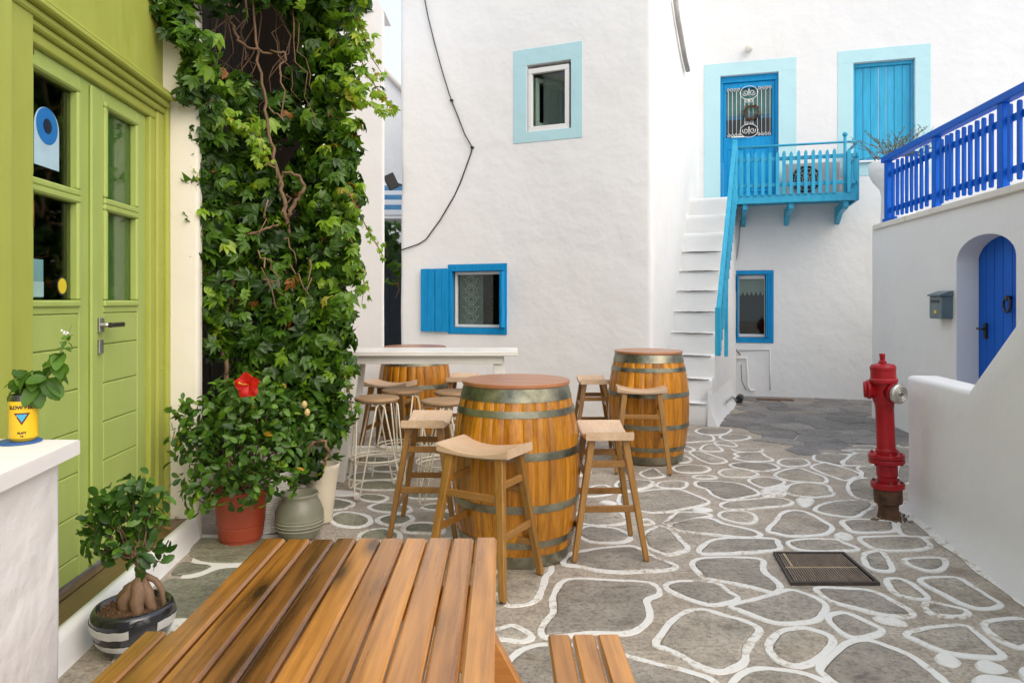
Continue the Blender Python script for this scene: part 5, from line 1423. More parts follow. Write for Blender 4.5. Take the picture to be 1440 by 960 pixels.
# ================================================================== wire stools
def make_wire():
    root = thing('wire_stool', 'stool', 'stool', (0, 0, 0))
    HS = 0.70
    MB().lathe([(0, HS - 0.034), (0.145, HS - 0.034), (0.158, HS - 0.026), (0.163, HS - 0.014), (0.158, HS - 0.004), (0.145, HS), (0, HS - 0.002)], 40, caps=False).build('seat', M_SEATR, root, local=True)
    for k in range(4):
        a = math.pi / 4 + k * math.pi / 2
        r = Vector((math.cos(a), math.sin(a), 0)); t = Vector((-math.sin(a), math.cos(a), 0))
        top, bt = r * 0.125, r * 0.235
        zt = HS - 0.042
        pts = [r * 0.03 + t * 0.085 + Vector((0, 0, zt)), top * 0.85 + t * 0.085 + Vector((0, 0, zt)), top + t * 0.084 + Vector((0, 0, zt - 0.02)),
               top.lerp(bt, 0.5) + t * 0.052 + Vector((0, 0, zt * 0.5)), bt + t * 0.024 + Vector((0, 0, 0.03)), bt + t * 0.017 + Vector((0, 0, 0.011)), bt + Vector((0, 0, 0.006)), bt - t * 0.017 + Vector((0, 0, 0.011)), bt - t * 0.024 + Vector((0, 0, 0.03)),
               top.lerp(bt, 0.5) - t * 0.052 + Vector((0, 0, zt * 0.5)), top - t * 0.084 + Vector((0, 0, zt - 0.02)), top * 0.85 - t * 0.085 + Vector((0, 0, zt)), r * 0.03 - t * 0.085 + Vector((0, 0, zt))]
        MB().tube(pts, 0.0062, 6).build('leg', M_WIRE, root, local=True)
    for z, rr in ((0.26, 0.196), (0.24, 0.178)):
        MB().tube([(rr * math.cos(a), rr * math.sin(a), z) for a in np.linspace(0, 2 * math.pi, 33)[:-1]], 0.006, 6, closed=True).build('footrest_ring', M_WIRE, root, local=True)
    return root
wire = make_wire()
for i, (px, py, Y, rz, lab) in enumerate([
    (530, 556, 5.20, 0.35, 'cream wire stool with round wooden seat nearest the green creeper'), (565.5, 547, 5.66, 0.9, 'cream wire stool with round wooden seat, second from the creeper'),
    (624, 561, 5.05, 0.2, 'cream wire stool with round wooden seat beside the large barrel'), (640, 551, 5.55, 0.6, 'cream wire stool half hidden behind the rim of the large barrel')]):
    o = wire if i == 0 else copy_tree(wire)
    p = at_depth(px, py, Y)
    o.location = (p.x, p.y, 0.006); o.rotation_euler.z = rz; o['label'] = lab; o['group'] = 'round seat wire stools'

# ================================================================== white bar table
bt = thing('bar_table', 'long white wooden bar table with wire stools along its side', 'table', (-0.65, 5.65, 0))
TX0, TX1, TY0, TY1, TZt = -1.42, 0.045, 5.42, 5.90, 1.020
for k in range(2):
    w = (TY1 - TY0) / 2
    MB().box((TX0, TY0 + k * w + 0.001, TZt - 0.036), (TX1, TY0 + (k + 1) * w - 0.001, TZt), 0.004).build('top_board', M_WTABLE, bt)
for y in (TY0 + 0.05, TY1 - 0.07): MB().box((TX0 + 0.12, y, TZt - 0.10), (TX1 - 0.12, y + 0.022, TZt - 0.037), 0.002).build('apron', M_WTABLE, bt)
for sx in (0, 1):
    for sy in (0, 1):
        xt = TX0 + 0.20 if sx == 0 else TX1 - 0.15; yt = TY0 + 0.10 if sy == 0 else TY1 - 0.10
        xb = xt - 0.12 if sx == 0 else xt + 0.05
        MB().bar((xb, yt, 0.006), (xt, yt, TZt - 0.037), 0.085 if sy == 0 else 0.07, 0.06, up=(0, 1, 0), b=0.004).build('leg', M_WTABLE, bt)
MB().box((TX0 + 0.12, TY0 + 0.21, 0.17), (TX1 - 0.14, TY0 + 0.27, 0.25), 0.004).build('footrest', M_WTABLE, bt)
for xq in (TX0 + 0.115, TX1 - 0.135): MB().box((xq - 0.02, TY0 + 0.12, 0.165), (xq + 0.02, TY1 - 0.12, 0.21), 0.003).build('cross_rail', M_WTABLE, bt)

# ================================================================== picnic table
pc = thing('picnic_table', 'varnished slatted wooden picnic table with attached benches', 'picnic table', (-0.35, 1.2, 0), math.radians(0.9))
PW = WM[pc.name].inverted()
TZ_ = 0.74; far = 1.99
bnd = [380, 412, 447, 480, 510, 543, 576, 608, 642, 674, 706]
xs = [(b - HX) / FPX * 2.0 for b in bnd]
for k in range(10):
    g = 0.0026
    MB().box((xs[k] + g + 0.35, far - 1.86 - 1.2, TZ_ - 0.032), (xs[k + 1] - g + 0.35, far - 1.2 + random.uniform(-0.003, 0.003), TZ_ + random.uniform(-0.0012, 0.0012)), 0.006).build('top_plank', M_PLANKD if k in (2, 3) else M_PLANK if k < 2 else M_PLANK_SHEEN, pc, local=True)
def bench(x0, x1, yf):
    w = (x1 - x0) / 3
    for k in range(3):
        MB().box((x0 + k * w + 0.004 + 0.35, yf - 1.9 - 1.2, 0.408), (x0 + (k + 1) * w - 0.004 + 0.35, yf - 1.2, 0.44), 0.006).build('bench_plank', M_PLANK_SHEEN if x0 > 0 else M_PLANK, pc, local=True)
bench(0.113, 0.327, 2.05); bench(-1.062, -0.848, 2.09)
for yy in (1.70, 0.45):
    y = yy - 1.2
    MB().box((-1.07 + 0.35, y, 0.318), (0.335 + 0.35, y + 0.04, 0.407), 0.004).build('bench_bearer', M_BEAM, pc, local=True)
    MB().box((-0.66 + 0.35, y + 0.001, TZ_ - 0.105), (-0.04 + 0.35, y + 0.039, TZ_ - 0.0335), 0.004).build('top_bearer', M_BEAM, pc, local=True)
    for sg in (-1, 1):
        cx = -0.365 + 0.35
        lg = MB().bar((cx + sg * 0.60, y - 0.022, 0.006), (cx + sg * 0.22, y - 0.022, TZ_ - 0.036), 0.11, 0.04, up=(0, 1, 0), b=0.004).build('leg', M_BEAM, pc, local=True)
        b0 = Vector((cx + sg * 0.415, y - 0.043, 0.362))
        MB().tube([b0, b0 + Vector((0, -0.006, 0))], 0.017, 12).tube([b0 + Vector((0, -0.006, 0)), b0 + Vector((0, -0.013, 0))], 0.009, 6).tube([b0 + Vector((0.0, 0.083, 0)), b0 + Vector((0, 0.093, 0))], 0.014, 10).build('bolt', M_STEEL, lg, local=True)

# ================================================================== fire hydrant
hp = ground_at(1250, 727)
hyd = thing('fire_hydrant', 'red fire hydrant with a rusty base beside the white parapet', 'hydrant', (hp.x, hp.y, 0), 0, tilt=(0.0, math.radians(-2.3)))
def hl(prof, nm, mat, par_=None, n=32): return MB().lathe(prof, n, caps=False).build(nm, mat, par_ or hyd, local=True)
def sharp(p):
    out = []
    for q in p: out += [q, q]
    return out
base = hl(sharp([(0.0, -0.01), (0.075, -0.01), (0.066, 0.02), (0.060, 0.06), (0.063, 0.085), (0.084, 0.10), (0.086, 0.185), (0.080, 0.20), (0.0, 0.20)]), 'base', M_RUST)
fl1 = hl(sharp([(0.0, 0.195), (0.098, 0.195), (0.101, 0.20), (0.101, 0.225), (0.097, 0.232), (0.0, 0.232)]), 'flange', M_RED)
hl(sharp([(0.059, 0.23), (0.059, 0.265), (0.064, 0.275), (0.064, 0.355), (0.06, 0.365), (0.0, 0.365)]), 'lower_pipe', M_RED)
for z in (0.357, 0.388): hl(sharp([(0.0, z), (0.106, z), (0.108, z + 0.004), (0.108, z + 0.021), (0.105, z + 0.026), (0.0, z + 0.026)]), 'flange', M_RED)
hl(sharp([(0.0, 0.381), (0.09, 0.381), (0.09, 0.390), (0, 0.390)]), 'gasket', M_BLACK)
for k in range(6):
    a = k * math.pi / 3 + 0.3
    for z0, z1 in ((0.345, 0.428),):
        c = Vector((0.088 * math.cos(a), 0.088 * math.sin(a), 0))
        MB().tube([c + Vector((0, 0, z0)), c + Vector((0, 0, z1))], 0.009, 6).build('bolt', M_RED, hyd, local=True)
    c = Vector((0.084 * math.cos(a), 0.084 * math.sin(a), 0))
    MB().tube([c + Vector((0, 0, 0.225)), c + Vector((0, 0, 0.243))], 0.009, 6).build('bolt', M_RUST, hyd, local=True)
hl([(0.064, 0.41), (0.064, 0.44), (0.064, 0.44), (0.058, 0.45), (0.056, 0.46), (0.055, 0.70), (0.058, 0.735), (0.068, 0.76), (0.071, 0.80), (0.071, 0.885), (0.071, 0.885), (0.0, 0.885)], 'barrel', M_RED)
hl(sharp([(0.0, 0.875), (0.083, 0.875), (0.085, 0.882), (0.085, 0.897), (0.076, 0.906), (0.075, 0.955), (0.078, 0.962), (0.078, 0.978), (0.068, 0.992), (0.03, 1.0), (0.0, 1.0)]), 'bonnet', M_RED)
hl(sharp([(0.026, 0.995), (0.026, 1.012), (0.016, 1.02), (0.020, 1.062), (0.0, 1.066)]), 'operating_nut', M_RED, n=5)
def nozzle(dirv, z, metal):
    d = Vector(dirv).normalized(); o = Vector((0, 0, z))
    nz = MB().tube([o, o + d * 0.075, o + d * 0.076, o + d * 0.098], [0.054, 0.054, 0.062, 0.062], 24).build('nozzle', M_RED, hyd, local=True)
    if metal:
        cp = MB().tube([o + d * 0.098, o + d * 0.104, o + d * 0.106, o + d * 0.128, o + d * 0.130, o + d * 0.136], [0.054, 0.060, 0.063, 0.063, 0.058, 0.05], 28).build('coupling_cap', M_STEEL, nz, local=True)
        for r in (0.046, 0.03, 0.014):
            u = d.cross(Vector((0, 0, 1))).normalized(); v = d.cross(u)
            MB().tube([o + d * 0.137 + (u * math.cos(a) + v * math.sin(a)) * r for a in np.linspace(0, 2 * math.pi, 25)[:-1]], 0.004, 5, closed=True).build('cap_ring', M_STEEL, nz, local=True)
        MB().bar(o + d * 0.138 + u * -0.018, o + d * 0.138 + u * 0.018, 0.008, 0.012, up=d).build('cap_lug', M_IRON, nz, local=True)
    else:
        MB().tube([o + d * 0.098, o + d * 0.118, o + d * 0.12], [0.055, 0.052, 0.03], 20).build('coupling_cap', M_RED, nz, local=True)
nozzle((0.30, -0.95, -0.05), 0.82, True); nozzle((-0.85, 0.35, 0), 0.83, False)
# rubble at its foot
rb = MB(); 
for i in range(46):
    a = random.uniform(-2.6, 1.2); r = random.uniform(0.07, 0.2)
    c = Vector((hp.x + r * math.cos(a), hp.y + r * math.sin(a) * 0.8, 0.002)); s_ = random.uniform(0.006, 0.02)
    rb.obox(c, Vector((random.gauss(0, 1), random.gauss(0, 1), 0.2)).normalized(), Vector((0.1, 0.9, 0.3)).normalized(), (0.1, 0, 1), (-s_, -s_, -s_ * 0.4), (s_, s_, s_ * 0.6), s_ * 0.4)
tag(rb.build('rubble', m_plain('earth_rubble', (0.14, 0.09, 0.055), 0.95)), 'brown crumbs of earth and rubble round the hydrant base', 'rubble', kind='stuff')

# ================================================================== manhole cover
mc = [ground_at(*p) for p in ((1087, 779), (1187, 779), (1238, 823), (1112, 823))]
cen = sum(mc, Vector()) / 4
man = thing('manhole_cover', 'rusty iron drain cover with fine ribs set in the paving', 'manhole cover', (cen.x, cen.y, 0))
def mq(s_, t_, z):
    a = mc[3].lerp(mc[2], s_); b = mc[0].lerp(mc[1], s_); p = a.lerp(b, t_); return Vector((p.x, p.y, z))
def mbar(mb, s0, s1, t0, t1, z0, z1, c=0.002):
    lo = [mq(s0, t0, z0), mq(s1, t0, z0), mq(s1, t1, z0), mq(s0, t1, z0)]; hi = [Vector((p.x, p.y, z1)) for p in (mq(s0, t0, 0), mq(s1, t0, 0), mq(s1, t1, 0), mq(s0, t1, 0))]
    mb.add(lo + hi, [[3, 2, 1, 0], [4, 5, 6, 7], [0, 1, 5, 4], [1, 2, 6, 5], [2, 3, 7, 6], [3, 0, 4, 7]])
fr = MB(); e = 0.035
mbar(fr, 0, 1, 0, e, -0.01, 0.016); mbar(fr, 0, 1, 1 - e, 1, -0.01, 0.016); mbar(fr, 0, e, e, 1 - e, -0.01, 0.016); mbar(fr, 1 - e, 1, e, 1 - e, -0.01, 0.016)
fr.build('frame', M_IRON, man)
pl2 = MB(); mbar(pl2, e + 0.006, 1 - e - 0.006, e + 0.006, 1 - e - 0.006, -0.01, 0.007); pl2.build('plate', m_metal('cover_plate', (0.02, 0.016, 0.013), (0.06, 0.045, 0.035), 0.7, 0.4), man)
M_RIB = m_metal('rib_iron', (0.16, 0.12, 0.09), (0.40, 0.31, 0.24), 0.6, 0.3, 10)
nr = 30
for k in range(nr):
    s0 = 0.055 + 0.89 * k / nr
    rbm = MB()
    for (t0, t1) in ((0.06, 0.47), (0.53, 0.94)):
        mbar(rbm, s0 + 0.004, s0 + 0.89 / nr * 0.55, t0, t1, 0.004, 0.0135)
    rbm.build('rib', M_RIB, man)
sl3 = MB(); mbar(sl3, 0.05, 0.95, 0.48, 0.52, 0.004, 0.011); mbar(sl3, 0.12, 0.15, 0.52, 0.95, 0.004, 0.0145); sl3.build('dirt_streak', m_plain('dried_cement', (0.36, 0.28, 0.18), 0.95), man)

# small things near the stair foot
dh = ground_at(1039, 568)
tag(MB().tube([dh + Vector((0.1, 0.25, 0.06)), dh + Vector((0, 0.0, 0.05))], 0.05, 10).build('drain_pipe', M_BLACK), 'black drain pipe mouth at the stair foot', 'pipe')
tag(MB().tube([ground_at(1021, 583) + Vector((0, 0, 0.16)), ground_at(1030, 570) + Vector((0, 0, 0.12)), ground_at(1036, 569) + Vector((0, 0, 0.06))], 0.012, 6).build('hose', M_ACGREY), 'thin grey hose bent into the drain by the stairs', 'hose')
dg = ground_at(1090, 563)
tag(MB().obox(dg, (0.96, -0.27, 0), (0.27, 0.96, 0), (0, 0, 1), (-0.25, -0.1, -0.005), (0.25, 0.1, 0.016), 0.004).obox(dg, (0.96, -0.27, 0), (0.27, 0.96, 0), (0, 0, 1), (-0.2, -0.07, 0.0), (0.2, 0.07, 0.019), 0.002).build('drain_cover', M_RUST), 'brown metal drain cover against the back wall of the alley', 'drain cover')

# ================================================================== foliage helpers
def leaflet_tpl(L, W, fold=0.25, droop=0.2, pts=3):
    """one leaf blade along +x, folded on its midrib; returns (verts, faces)"""
    xs_ = [0.0, 0.28, 0.62, 1.0] if pts == 3 else [0.0, 0.22, 0.52, 0.80, 0.95, 1.0]
    ws_ = [0.06, 0.92, 0.80, 0.0] if pts == 3 else [0.06, 0.66, 1.0, 0.86, 0.42, 0.0]
    vs, fs = [], []
    n = len(xs_)
    for x, w in zip(xs_, ws_):
        z = -droop * L * x * x
        vs += [(x * L, -w * W / 2, z + fold * w * W / 2), (x * L, 0, z), (x * L, w * W / 2, z + fold * w * W / 2)]
    for i in range(n - 1):
        a = i * 3
        if i < n - 2: fs += [[a, a + 3, a + 4, a + 1], [a + 1, a + 4, a + 5, a + 2]]
        else: fs += [[a, a + 4, a + 1], [a + 1, a + 4, a + 2]]
    return vs, fs
def creeper_tpl(size, r):
    vs, fs = [], []
    for ang, k in ((-1.15, 0.72), (-0.6, 0.92), (0, 1.0), (0.6, 0.92), (1.15, 0.72)):
        v, f = leaflet_tpl(size * k * r.uniform(0.9, 1.1), size * k * 0.50, r.uniform(0.15, 0.5), r.uniform(0.15, 0.6))
        M = Matrix.Rotation(ang + r.uniform(-0.1, 0.1), 3, 'Z') @ Matrix.Rotation(r.uniform(-0.25, 0.25), 3, 'X')
        b = len(vs)
        vs += [tuple(M @ Vector(q)) for q in v]; fs += [[b + i for i in q] for q in f]
    return vs, fs
def bulk(name, tpls, mats4, tints, mat, parent):
    V, Fc, T = [], [], []
    base = 0
    for (M, ti) in zip(mats4, tints):
        v, f = tpls[int(rng.integers(len(tpls)))]
        A = np.array(v) @ np.array(M.to_3x3()).T + np.array(M.translation)
        V.append(A); Fc += [[base + i for i in q] for q in f]; T += [ti] * len(v); base += len(v)
    me = bpy.data.meshes.new(name)
    inv = np.array(WM[parent.name].inverted())
    VV = np.concatenate(V); VV = VV @ inv[:3, :3].T + inv[:3, 3]
    me.from_pydata(VV.tolist(), [], Fc)
    at = me.attributes.new('tint', 'FLOAT', 'POINT'); at.data.foreach_set('value', np.array(T, dtype=np.float32))
    me.polygons.foreach_set('use_smooth', [True] * len(Fc))
    me.materials.append(mat); me.update()
    return tag(link(name, me, parent), kind='stuff')
def tpl_mesh(name, tpl, mat):
    mb = MB(); mb.add(tpl[0], tpl[1], True); return mb.mesh(name, mat)
def leaf_matrix(c, out, spread, scale, down=0.0):
    """a leaf at c whose blade faces roughly along out"""
    n = (Vector(out).normalized() + Vector((random.gauss(0, spread), random.gauss(0, spread), random.gauss(0, spread) + 0.25))).normalized()
    d = Vector((random.gauss(0, 1), random.gauss(0, 1), random.gauss(0, 1) - down)); d = (d - n * d.dot(n)).normalized()
    y = n.cross(d)
    M = Matrix((d, y, n)).transposed().to_4x4()
    return Matrix.Translation(c) @ M @ Matrix.Scale(scale, 4)
def blob_leaves(blobs, per_area, shell=(0.62, 1.05), squash=0.8, tint=None, spread=0.55, scale=(0.75, 1.2), down=0.6):
    out = []
    for bl in blobs:
        px, py, rpx, Y = bl[:4]; tb = bl[4] if len(bl) > 4 else 0.45
        c = at_depth(px, py, Y); r = rpx * Y / FPX
        n = int(per_area * r * r * 12.0)
        for _ in range(n):
            d = Vector((random.gauss(0, 1), random.gauss(0, 1), random.gauss(0, 1))).normalized()
            if d.y > 0.45 and random.random() < 0.7: continue
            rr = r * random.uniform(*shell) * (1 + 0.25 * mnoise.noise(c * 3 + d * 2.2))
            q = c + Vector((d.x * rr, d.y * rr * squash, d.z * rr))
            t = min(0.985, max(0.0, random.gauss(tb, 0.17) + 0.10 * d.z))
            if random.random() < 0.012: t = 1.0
            out.append((leaf_matrix(q, d, spread, random.uniform(*scale), down), t, q))
    return out
def scatter_plant(root, leaves, tpls, mat_bulk, mat_single, n_single, nm='leaf'):
    """the leaves nearest to the open side become parts of their own, the rest one mass"""
    leaves.sort(key=lambda q: q[2].y + 0.15 * random.random())
    step = max(1, int(len(leaves) * 0.6 / max(1, n_single)))
    single = leaves[:int(len(leaves) * 0.6)][::step][:n_single]; ids = set(id(q) for q in single)
    rest = [q for q in leaves if id(q) not in ids]
    if rest: bulk('foliage', tpls, [q[0] for q in rest], [q[1] for q in rest], mat_bulk, root)
    mes = [tpl_mesh(nm, t, mat_single) for t in tpls]
    inv = WM[root.name].inverted()
    for i, (M, t, q) in enumerate(single):
        o = bpy.data.objects.new(nm, mes[i % len(mes)]); o.parent = root; o.matrix_local = inv @ M; C.objects.link(o)
def squig(a, b, n=8, amp=0.04, sag=0.0):
    a, b = Vector(a), Vector(b); ph = random.uniform(0, 50); out = []
    for i in range(n + 1):
        t = i / n; w = math.sin(math.pi * t)
        out.append(a.lerp(b, t) + Vector((mnoise.noise(Vector((ph, t * 4, 0))), mnoise.noise(Vector((ph, t * 4, 9))), mnoise.noise(Vector((ph, t * 4, 19))))) * amp * 2 * min(1, w * 2.5) - Vector((0, 0, sag * w)))
    return out

# ================================================================== creeper by the green door
random.seed(21)
vine = thing('creeper', 'tall dense green creeper climbing the wall beside the green door', 'creeper', (-1.6, 4.6, 0))
rr_ = random.Random(5)
CT = [creeper_tpl(0.082, rr_) for _ in range(8)]
vb = [  # px, py, radius in px, distance, tint
 (222, 8, 24, 4.05, .42), (250, 30, 28, 4.1, .45), (282, 62, 30, 4.1, .5), (283, 108, 30, 4.15, .48), (268, 135, 14, 4.12, .35), (235, -15, 40, 4.1, .4), (300, -20, 45, 4.2, .4), (360, -35, 50, 4.4, .35), (430, -30, 50, 4.5, .4), (490, -20, 40, 4.5, .55),
 (300, 165, 28, 4.3, .6), (276, 200, 20, 4.25, .4), (272, 255, 16, 4.25, .4), (278, 300, 18, 4.28, .45), (282, 360, 20, 4.3, .5), (272, 185, 12, 4.25, .3), (296, 212, 30, 4.35, .35), (285, 240, 20, 4.3, .4), (305, 262, 34, 4.35, .35), (300, 310, 34, 4.35, .42), (318, 345, 38, 4.4, .4), (312, 392, 42, 4.4, .55), (290, 425, 28, 4.35, .55), (330, 455, 42, 4.45, .5), (305, 490, 20, 4.4, .45),
 (335, 130, 34, 4.45, .5), (350, 185, 34, 4.45, .6), (395, 165, 40, 4.65, .3), (352, 240, 36, 4.5, .42), (345, 290, 40, 4.5, .35), (400, 265, 30, 4.75, .3), (385, 340, 44, 4.6, .35), (380, 400, 50, 4.6, .42), (400, 455, 52, 4.6, .42), (372, 505, 46, 4.55, .42), (420, 520, 50, 4.55, .45), (350, 545, 36, 4.5, .4), (405, 570, 42, 4.5, .42),
 (440, 15, 42, 4.7, .45), (475, 20, 34, 4.6, .6), (492, 70, 24, 4.55, .75), (450, 75, 38, 4.7, .42), (425, 120, 34, 4.8, .3), (470, 120, 38, 4.6, .55), (496, 130, 16, 4.5, .8), (450, 175, 38, 4.65, .42), (486, 185, 26, 4.55, .62), (475, 230, 36, 4.6, .5), (440, 235, 36, 4.7, .4), (490, 275, 26, 4.55, .66), (455, 285, 40, 4.6, .45), (480, 330, 36, 4.55, .62), (440, 345, 40, 4.65, .42), (492, 375, 24, 4.5, .66), (460, 395, 42, 4.6, .5), (435, 430, 40, 4.6, .45), (478, 435, 28, 4.5, .6), (462, 475, 38, 4.55, .48), (478, 515, 22, 4.5, .45), (455, 530, 38, 4.5, .42), (440, 580, 42, 4.45, .38), (470, 575, 24, 4.45, .4), (420, 620, 38, 4.4, .38), (455, 615, 28, 4.4, .4), (430, 655, 26, 4.35, .35)]
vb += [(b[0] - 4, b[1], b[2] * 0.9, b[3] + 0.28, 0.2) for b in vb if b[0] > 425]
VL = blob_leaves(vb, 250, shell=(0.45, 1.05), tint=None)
# hanging shoots
def shoot(pts, Y, n, t0, sc=(0.5, 0.95)):
    P = [at_depth(x, y, Y) for x, y in pts]
    for i in range(n):
        f = (i + random.random()) / n * (len(P) - 1); k = min(int(f), len(P) - 2)
        q = P[k].lerp(P[k + 1], f - k) + Vector((random.gauss(0, 0.02), random.gauss(0, 0.025), random.gauss(0, 0.02)))
        VL.append((leaf_matrix(q, (0.2, -1, 0.3), 0.5, random.uniform(*sc) * (1 - 0.45 * i / n), 1.0), min(0.985, max(0, random.gauss(t0, 0.1))), q))
    shoots.append(P)
shoots = []
shoot([(495, 40), (505, 75), (515, 105), (535, 130), (552, 152)], 4.5, 44, .86)
shoot([(500, 20), (512, 50), (522, 80), (540, 108)], 4.5, 26, .86)
shoot([(498, 110), (512, 140), (530, 155), (560, 154)], 4.45, 24, .84)
shoot([(490, 270), (505, 300), (518, 325), (530, 345), (540, 362)], 4.45, 22, .8, (0.4, 0.7))
shoot([(490, 330), (505, 365), (512, 400), (508, 430)], 4.45, 22, .7)
shoot([(300, 130), (318, 160), (340, 180), (368, 205)], 4.25, 30, .82)
shoot([(350, 165), (365, 190), (372, 215), (375, 228)], 4.3, 26, .88)
shoot([(285, 330), (262, 335), (240, 342)], 4.25, 10, .5)
shoot([(292, 190), (275, 180), (258, 176)], 4.2, 8, .25)
shoot([(285, 415), (262, 425), (248, 420)], 4.3, 8, .5, (0.3, 0.6))
shoot([(480, 520), (490, 545), (494, 575), (486, 600)], 4.4, 18, .5)
shoot([(300, 140), (280, 150), (262, 140)], 4.15, 12, .35)
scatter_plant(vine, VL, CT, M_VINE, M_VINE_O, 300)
for P in shoots: MB().tube([p + Vector((0, 0.01, 0)) for p in P], [0.004] * (len(P) - 1) + [0.0015], 5, caps=False).build('shoot', m_plain('shoot_stem', (0.25, 0.12, 0.05), 0.7) if 'shoot_stem' not in bpy.data.materials else bpy.data.materials['shoot_stem'], vine)
def stem_px(pts, Y, r0, r1, amp=0.02, nm='stem'):
    P = []
    for (a, b) in zip(pts[:-1], pts[1:]):
        q = squig(at_depth(*a, Y), at_depth(*b, Y), 5, amp); P += q[:-1]
    P.append(at_depth(*pts[-1], Y))
    MB().tube(P, [r0 + (r1 - r0) * i / (len(P) - 1) for i in range(len(P))], 7).build(nm, M_STEM, vine)
for a in (((404, 310), (398, 275), (390, 240), (378, 190), (372, 130), (360, 60), (352, -20)), ((405, 305), (415, 285), (428, 265), (422, 248), (398, 242), (392, 262)), ((318, 525), (316, 490), (310, 465), (318, 440), (345, 330), (372, 322), (392, 316))):
    stem_px(a, 4.40, 0.014, 0.007, 0.012, 'trunk')
stem_px(((420, 735), (412, 690), (418, 640), (400, 560), (402, 460), (404, 310)), 4.62, 0.026, 0.014, 0.015, 'trunk')
stem_px(((318, 745), (322, 640), (318, 525)), 4.45, 0.022, 0.016, 0.015, 'trunk')
stem_px(((322, 10), (328, 40), (345, 65), (375, 75), (400, 73)), 4.38, 0.011, 0.006)
stem_px(((400, 73), (395, 105), (398, 170), (378, 150)), 4.4, 0.006, 0.004)
for k in range(16):
    x0_ = random.uniform(315, 450); stem_px(((x0_, -30), (x0_ + random.uniform(-25, 25), 60), (x0_ + random.uniform(-50, 50), random.uniform(110, 200))), random.uniform(4.5, 4.9), 0.006, 0.002, 0.05)
for k in range(10):
    x0_ = random.uniform(360, 440); y0_ = random.uniform(220, 400); stem_px(((x0_, y0_), (x0_ + random.uniform(-20, 40), y0_ + random.uniform(20, 60))), random.uniform(4.2, 4.35), 0.005, 0.002, 0.04)
stem_px(((432, 640), (440, 622), (458, 620), (462, 640), (452, 652)), 4.2, 0.012, 0.008, 0.015)

# ================================================================== potted hibiscus and the other pots
random.seed(22)
def pot_lathe(prof, pos, mat, root, nm='pot', n=40): return MB().lathe(prof, n, pos, caps=False).build(nm, mat, root)
rp_ = ground_at(335, 770); rp_ = Vector((rp_.x - 0.03, rp_.y + 0.12, 0.008))
hib = thing('potted_hibiscus', 'red plastic pot of bushy hibiscus with a red flower', 'potted plant', rp_)
ph = 0.305
pot_lathe([(0.0, 0.0), (0.112, 0.0), (0.112, 0.0), (0.116, 0.02), (0.116, 0.02), (0.122, 0.024), (0.122, 0.024), (0.130, 0.09), (0.130, 0.09), (0.1295, 0.098), (0.1295, 0.098), (0.134, 0.102), (0.134, 0.102), (0.144, 0.255), (0.144, 0.255), (0.150, 0.258), (0.150, 0.258), (0.152, 0.300), (0.152, 0.300), (0.148, ph), (0.148, ph), (0.140, ph), (0.140, ph), (0.138, 0.27), (0.0, 0.27)], rp_, M_TERRA, hib)
MB().lathe([(0.137, 0.268), (0.08, 0.282), (0.0, 0.288)], 24, rp_, caps=False).build('soil', M_SOIL, hib)
hb = [(330, 578, 52, 4.0, .45), (285, 590, 40, 3.95, .45), (252, 585, 18, 3.95, .4), (250, 620, 18, 3.9, .42), (272, 625, 32, 3.9, .42), (375, 585, 46, 4.05, .5), (320, 630, 48, 3.92, .4), (370, 640, 46, 3.95, .42), (300, 672, 40, 3.88, .38), (350, 680, 40, 3.88, .4), (265, 675, 16, 3.85, .4), (275, 700, 22, 3.8, .4), (400, 620, 36, 4.05, .42), (395, 670, 30, 3.95, .45), (425, 600, 26, 4.1, .45), (330, 560, 30, 4.05, .5), (370, 550, 28, 4.05, .5)]
HT = [leaflet_tpl(0.053, 0.030, random.uniform(0.2, 0.5), random.uniform(0.1, 0.5), pts=5) for _ in range(6)]
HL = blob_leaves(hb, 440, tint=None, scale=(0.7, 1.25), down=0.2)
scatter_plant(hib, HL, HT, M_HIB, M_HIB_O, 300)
st_ = MB()
for b_ in hb:
    e = at_depth(b_[0], b_[1], b_[3]); s0 = rp_ + Vector((random.uniform(-0.05, 0.05), random.uniform(-0.04, 0.04), 0.27))
    MB().tube(squig(s0, e, 6, 0.03), [0.009, 0.008, 0.007, 0.006, 0.005, 0.004, 0.003], 6).build('stem', M_STEM, hib)
fc = at_depth(350, 541, 3.72)
fl = None
for k in range(5):
    a = k * 2 * math.pi / 5 + 0.4
    d = Vector((math.cos(a), -0.35, math.sin(a))).normalized(); w = d.cross(Vector((0, -1, 0.1))).normalized()
    rows = []
    for i in range(6):
        t = i / 5; hw_ = 0.030 * math.sin(math.pi * (0.10 + 0.80 * t)) * (1.15 if t > 0.4 else 0.9)
        rows.append([fc + d * (0.072 * t) + w * hw_ * s_ + Vector((0, 0.010 * math.cos(s_ * 3 + k) * t - 0.012 * math.sin(3 * t), 0)) for s_ in (-1, -0.5, 0, 0.5, 1)])
    MB().grid(rows, True).build('petal', m_leaf('hibiscus_petal', [(0, (0.62, 0.010, 0.008)), (1, (0.80, 0.02, 0.015))], 0.5, 0.35, attr=False) if 'hibiscus_petal' not in bpy.data.materials else bpy.data.materials['hibiscus_petal'], hib)
MB().tube([fc, fc + Vector((-0.015, -0.05, 0.01)), fc + Vector((-0.025, -0.075, 0.02))], [0.004, 0.003, 0.005], 6).build('pistil', m_plain('pistil', (0.7, 0.35, 0.03), 0.6), hib)
for (x, y) in ((428, 569), (432, 580)):
    MB().lathe([(0.0, -0.022), (0.014, -0.01), (0.017, 0.004), (0.008, 0.02), (0, 0.024)], 10, at_depth(x, y, 3.95), caps=False).build('bud', m_plain('bud', (0.55, 0.40, 0.16), 0.6) if 'bud' not in bpy.data.materials else bpy.data.materials['bud'], hib)

